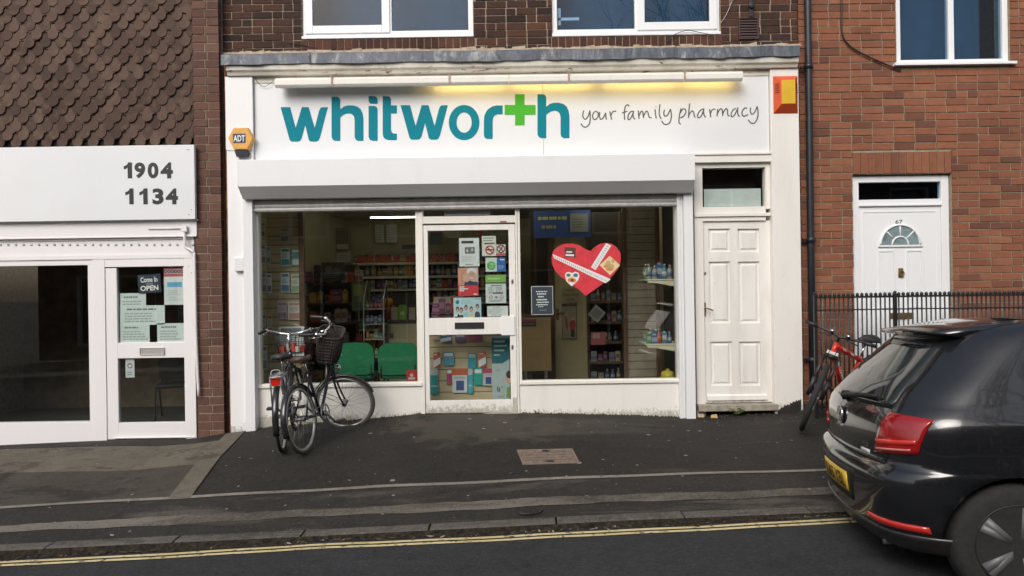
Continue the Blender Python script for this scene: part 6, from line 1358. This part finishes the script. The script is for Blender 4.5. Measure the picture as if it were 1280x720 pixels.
def patch(name, s0, s1, z0, z1, off, m, parent, ns=14, nz=8, shape=None, thick=.004, bevel=0):
    b = MB(); vs = []
    for j in range(nz+1):
        for i in range(ns+1):
            fs, fz = i/ns, j/nz; s_, z = s0+(s1-s0)*fs, z0+(z1-z0)*fz
            if shape: s_, z = shape(fs, fz)
            vs.append(rear(s_, z, off))
    o_ = len(vs); vs2 = []
    for j in range(nz+1):
        for i in range(ns+1):
            fs, fz = i/ns, j/nz; s_, z = s0+(s1-s0)*fs, z0+(z1-z0)*fz
            if shape: s_, z = shape(fs, fz)
            vs2.append(rear(s_, z, off-thick-.004))
    q = lambda i, j, k=0: j*(ns+1)+i+k*o_
    fs_ = [(q(i,j),q(i+1,j),q(i+1,j+1),q(i,j+1)) for i in range(ns) for j in range(nz)]
    fs_ += [(q(i,0),q(i+1,0),q(i+1,0,1),q(i,0,1)) for i in range(ns)]+[(q(i,nz),q(i+1,nz),q(i+1,nz,1),q(i,nz,1)) for i in range(ns)]
    fs_ += [(q(0,j),q(0,j+1),q(0,j+1,1),q(0,j,1)) for j in range(nz)]+[(q(ns,j),q(ns,j+1),q(ns,j+1,1),q(ns,j,1)) for j in range(nz)]
    b.add(vs+vs2, fs_, 0, True); return b.build(name, m, parent)
def bil(A, B_, C_, D_):
    return lambda fs, fz: tuple((A[k]*(1-fs)+B_[k]*fs)*(1-fz)+(D_[k]*(1-fs)+C_[k]*fs)*fz for k in (0,1))
# rear window, spoiler, lamps, plate, wiper, badges
rw = patch('rear_window', 0,0,0,0, .004, cglass, cR, shape=bil((-.60,.97),(.60,.97),(.46,1.335),(-.46,1.335)))
b = MB(); vs = []
for i in range(15):
    y = -.52+1.04*i/14; k = (y/.52)**2; xb_ = .37+.09*k
    for (x, z) in ((xb_,1.385-.02*k),(xb_+.005,1.40-.02*k),(.76,1.448-.03*k),(.76,1.40-.03*k),(xb_+.12,1.365-.02*k)): vs.append((x,y,z))
b.add(vs, [(i*5+j,(i+1)*5+j,(i+1)*5+(j+1)%5,i*5+(j+1)%5) for i in range(14) for j in range(5)]+[tuple(range(5)),tuple(range(70,75))], 0, True); b.build('spoiler', carp, cR)
b = MB(); b.box(.385,.402,-.16,.16,1.374,1.384); b.build('brake_light', lampr, cR)
for sg_, nm in ((1,0),(-1,0)):
    sg_ = sg_*(1 if sg_ > 0 else 1.14)
    sh = bil((.53*sg_,.725),(.80*sg_,.755),(.84*sg_,.935),(.62*sg_,.955))
    tlp = patch('tail_light', 0,0,0,0, .012, lampr, cR, 16, 8, shape=sh, thick=.01)
    sh = bil((.555*sg_,.775),(.79*sg_,.80),(.795*sg_,.827),(.55*sg_,.80)); patch('light_band', 0,0,0,0, .0145, lampb, tlp, 16, 2, shape=sh)
    sh = bil((.555*sg_,.742),(.77*sg_,.768),(.77*sg_,.778),(.55*sg_,.754)); patch('light_edge', 0,0,0,0, .0145, mat('pink_lens_edge',(.55,.20,.17),.2), tlp, 16, 1, shape=sh)
    patch('reflector', (.46 if sg_ > 0 else .56)*sg_,.84*sg_,.35,.385, .006, lampb, cR, 12, 2)
patch('plate_recess', -.36,.36,.405,.585, .0025, trim, cR, 12, 6, shape=bil((-.30,.40),(.30,.40),(.37,.59),(-.37,.59)))
pl = patch('number_plate', -.26,.26,.445,.557, .012, YA, cR, 12, 2)
b = MB(); b.text('VU65 YBL', -.238,.238,.461,.541, 0, 0, bold=.015, ext=0, fn=lambda a, c: rear(a, c, .0135)); b.build('plate_characters', cm((.01,.01,.01)), pl, recalc=False)
patch('bumper_skirt', 0,0,0,0, .004, dirtyb, cR, 24, 6, shape=bil((-.95,.215),(.95,.215),(1.0,.33),(-1.0,.33)))
patch('tailgate_gap', 0,0,0,0, .003, trim, cR, 20, 1, shape=bil((-.62,.674),(.62,.674),(.62,.688),(-.62,.688)))
for s_ in (-.66,.66): patch('tailgate_gap', 0,0,0,0, .003, trim, cR, 1, 10, shape=bil((s_*.94,.688),(s_*.94+.01,.688),(s_*.98+.01,.955),(s_*.98,.955)))
b = MB()
c0 = rear(0, .865, .012); nrm = (rear(0,.865,1)-rear(0,.865,0)).normalized()
b.ring((0,0,0), .054, .006, 'x', 32, 8)
for P in ([(-.043,.035),(-.008,-.047)],[(.043,.035),(.008,-.047)]): pass
b.tube([(0,-.024,.046),(0,0,.004),(0,.024,.046)], .006, 6); b.tube([(0,-.046,.022),(0,-.021,-.046),(0,0,-.006),(0,.021,-.046),(0,.046,.022)], .006, 6)
b.lathe([(.058,.004),(.058,.010)], (0,0,0), 'x', 32, 1); b.xf(Matrix.Translation(c0)); b.build('badge', [M['chrome'], trim], cR)
b = MB(); b.text('TSI', .37,.45,.735,.765, 0, 0, bold=.02, ext=0, fn=lambda a, c: rear(a, c, .004)); b.build('badge', M['chrome'], cR, recalc=False)
patch('badge', .35,.46,.70,.722, .004, cm((.6,.6,.6)), cR, 3, 1)
b = MB(); w0 = rear(0,.985,.02); w1_ = rear(.44,1.02,.02); b.lathe([(.0,-.03),(.03,-.02),(.028,.02),(.0,.03)], w0, 'x', 12); b.tube([w0+Vector((-.015,0,0)), w0.lerp(w1_,.5)+Vector((-.015,0,.005)), w1_+Vector((-.01,0,0))], [.02,.016,.009], 8); b.tube([rear(.05,.99,.012), rear(.44,1.01,.012)], .007, 6); b.build('rear_wiper', trim, cR)
b = MB(); hx = rear(0,.91,.02)
# side glass, pillars, door lines, handle, mirror
def side_strip(name, pts, off, m, parent=None):
    for sg_ in (1, -1):
        b = MB(); vs = []
        for x, z in pts: vs.append((x, -sg_*(lev(z)[2]+off), z))
        n_ = len(pts); vs += [(x, y+sg_*.008, z) for x, y, z in vs]; b.add(vs, [tuple(range(n_)), tuple(range(2*n_-1,n_-1,-1))]+[(i,(i+1)%n_,(i+1)%n_+n_,i+n_) for i in range(n_)]); b.build(name, m, parent or cR)
side_strip('side_window', [(.82,.99),(1.0,1.30),(1.10,1.345),(1.60,1.36),(1.60,.985)], .004, cglass)
side_strip('side_window', [(1.66,.985),(1.66,1.36),(1.95,1.345),(2.62,1.0),(2.62,.985)], .004, cglass)
for xg in (1.62, 2.72): side_strip('door_gap', [(xg,.35),(xg,.98),(xg+.008,.98),(xg+.008,.35)], .0015, trim)
side_strip('door_handle', [(1.42,.865),(1.42,.895),(1.60,.895),(1.60,.865)], .02, carp)
side_strip('side_sill', [(1.05,.22),(1.05,.27),(2.75,.27),(2.75,.22)], .012, trim)
for sg_ in (1,-1):
    b = MB(); b.lathe([(.0,-.06),(.06,-.04),(.075,.02),(.06,.07),(.0,.09)], (2.5,-sg_*.86,1.0), 'x', 14); b.build('door_mirror', carp, cR)
# wheels
for xw in (.66, 3.12):
    for sg_ in (1,-1):
        b = MB(); b.lathe([(.20,-.09),(.265,-.10),(.298,-.085),(.308,-.05),(.308,.05),(.298,.085),(.265,.10),(.20,.09)], (xw,-sg_*.735,.308), 'y', 40); w_ = b.build('wheel', rubber, cR)
        b = MB(); b.lathe([(.0,-.05),(.05,-.06),(.06,-.045),(.17,-.05),(.205,-.092),(.212,-.092),(.212,.09),(.0,.09)], (0,0,0), 'y', 36, 1)
        for k in range(5): a = 2*PI*k/5; b.tube([(.04*math.cos(a),-.066,.04*math.sin(a)),(.20*math.cos(a-.08),-.086,.20*math.sin(a-.08))],.026,6,0); b.tube([(.04*math.cos(a),-.066,.04*math.sin(a)),(.20*math.cos(a+.12),-.086,.20*math.sin(a+.12))],.026,6,0)
        if sg_ < 0: b.xf(Matrix.Rotation(PI,4,'Z'))
        b.xf(Matrix.Translation((xw,-sg_*.735,.308))); b.build('rim', [mat('grey_alloy', (.16,.16,.165), .5, .3), trim], w_)
b = MB(); b.box(.35,3.7,-.60,.60,.19,.42); b.build('underbody', trim, cR)
b = MB(); b.tube([(.12,-.50,.235),(.35,-.50,.24)], .025, 10); b.build('exhaust', M['steel'], cR)
CARD, CARX = 4.15, 1.925
X = CARX; Yc = CARD-D
cR.rotation_euler = (rad_(-3.0), rad_(-1.2), rad_(-11.5)); cR.location = (X, Yc, gz(X, Yc)-.085); cR.scale = (.95,.95,.95)
# ================================================================== camera, light, render settings
cam = bpy.data.cameras.new('camera'); co = bpy.data.objects.new('camera', cam); C.objects.link(co); bpy.context.scene.camera = co
cam.sensor_width = 36; cam.lens = F/1280*36; cam.clip_end = 1000; cam.clip_start = .05
co.matrix_world = Matrix(((cs,sn,0,0),(0,0,-1,-D),(-sn,cs,0,CZ),(0,0,0,1)))
wd = bpy.data.worlds.new('World'); bpy.context.scene.world = wd; wd.use_nodes = True; nt = wd.node_tree; bg = nt.nodes['Background']
sky = nt.nodes.new('ShaderNodeTexSky'); sky.sky_type = 'NISHITA'; sky.sun_disc = False
SUN = Vector((-.35,-.80,0)).normalized(); EL = rad_(38)
sky.sun_elevation = EL; sky.sun_rotation = math.atan2(SUN.x, SUN.y); sky.air_density = 1.0; sky.dust_density = 4.0; sky.ozone_density = 1.0
hs_ = nt.nodes.new('ShaderNodeHueSaturation'); hs_.inputs['Saturation'].default_value = .62; nt.links.new(sky.outputs[0], hs_.inputs['Color']); nt.links.new(hs_.outputs[0], bg.inputs[0]); bg.inputs[1].default_value = .12
sl = bpy.data.lights.new('sun', 'SUN'); sl.energy = 1.3; sl.angle = rad_(35); sl.color = (1,.975,.94); so = bpy.data.objects.new('sun', sl); C.objects.link(so)
dv = Vector((SUN.x*math.cos(EL), SUN.y*math.cos(EL), math.sin(EL))); so.rotation_euler = dv.to_track_quat('Z','Y').to_euler(); so.location = (0,-20,20)
sc_ = bpy.context.scene
sc_.render.resolution_x = 1024; sc_.render.resolution_y = 576; sc_.render.engine = 'CYCLES'
sc_.view_settings.view_transform = 'Standard'; sc_.view_settings.look = 'None'; sc_.view_settings.gamma = 1; sc_.view_settings.exposure = 0.33
sc_.cycles.max_bounces = 8; sc_.cycles.transparent_max_bounces = 12
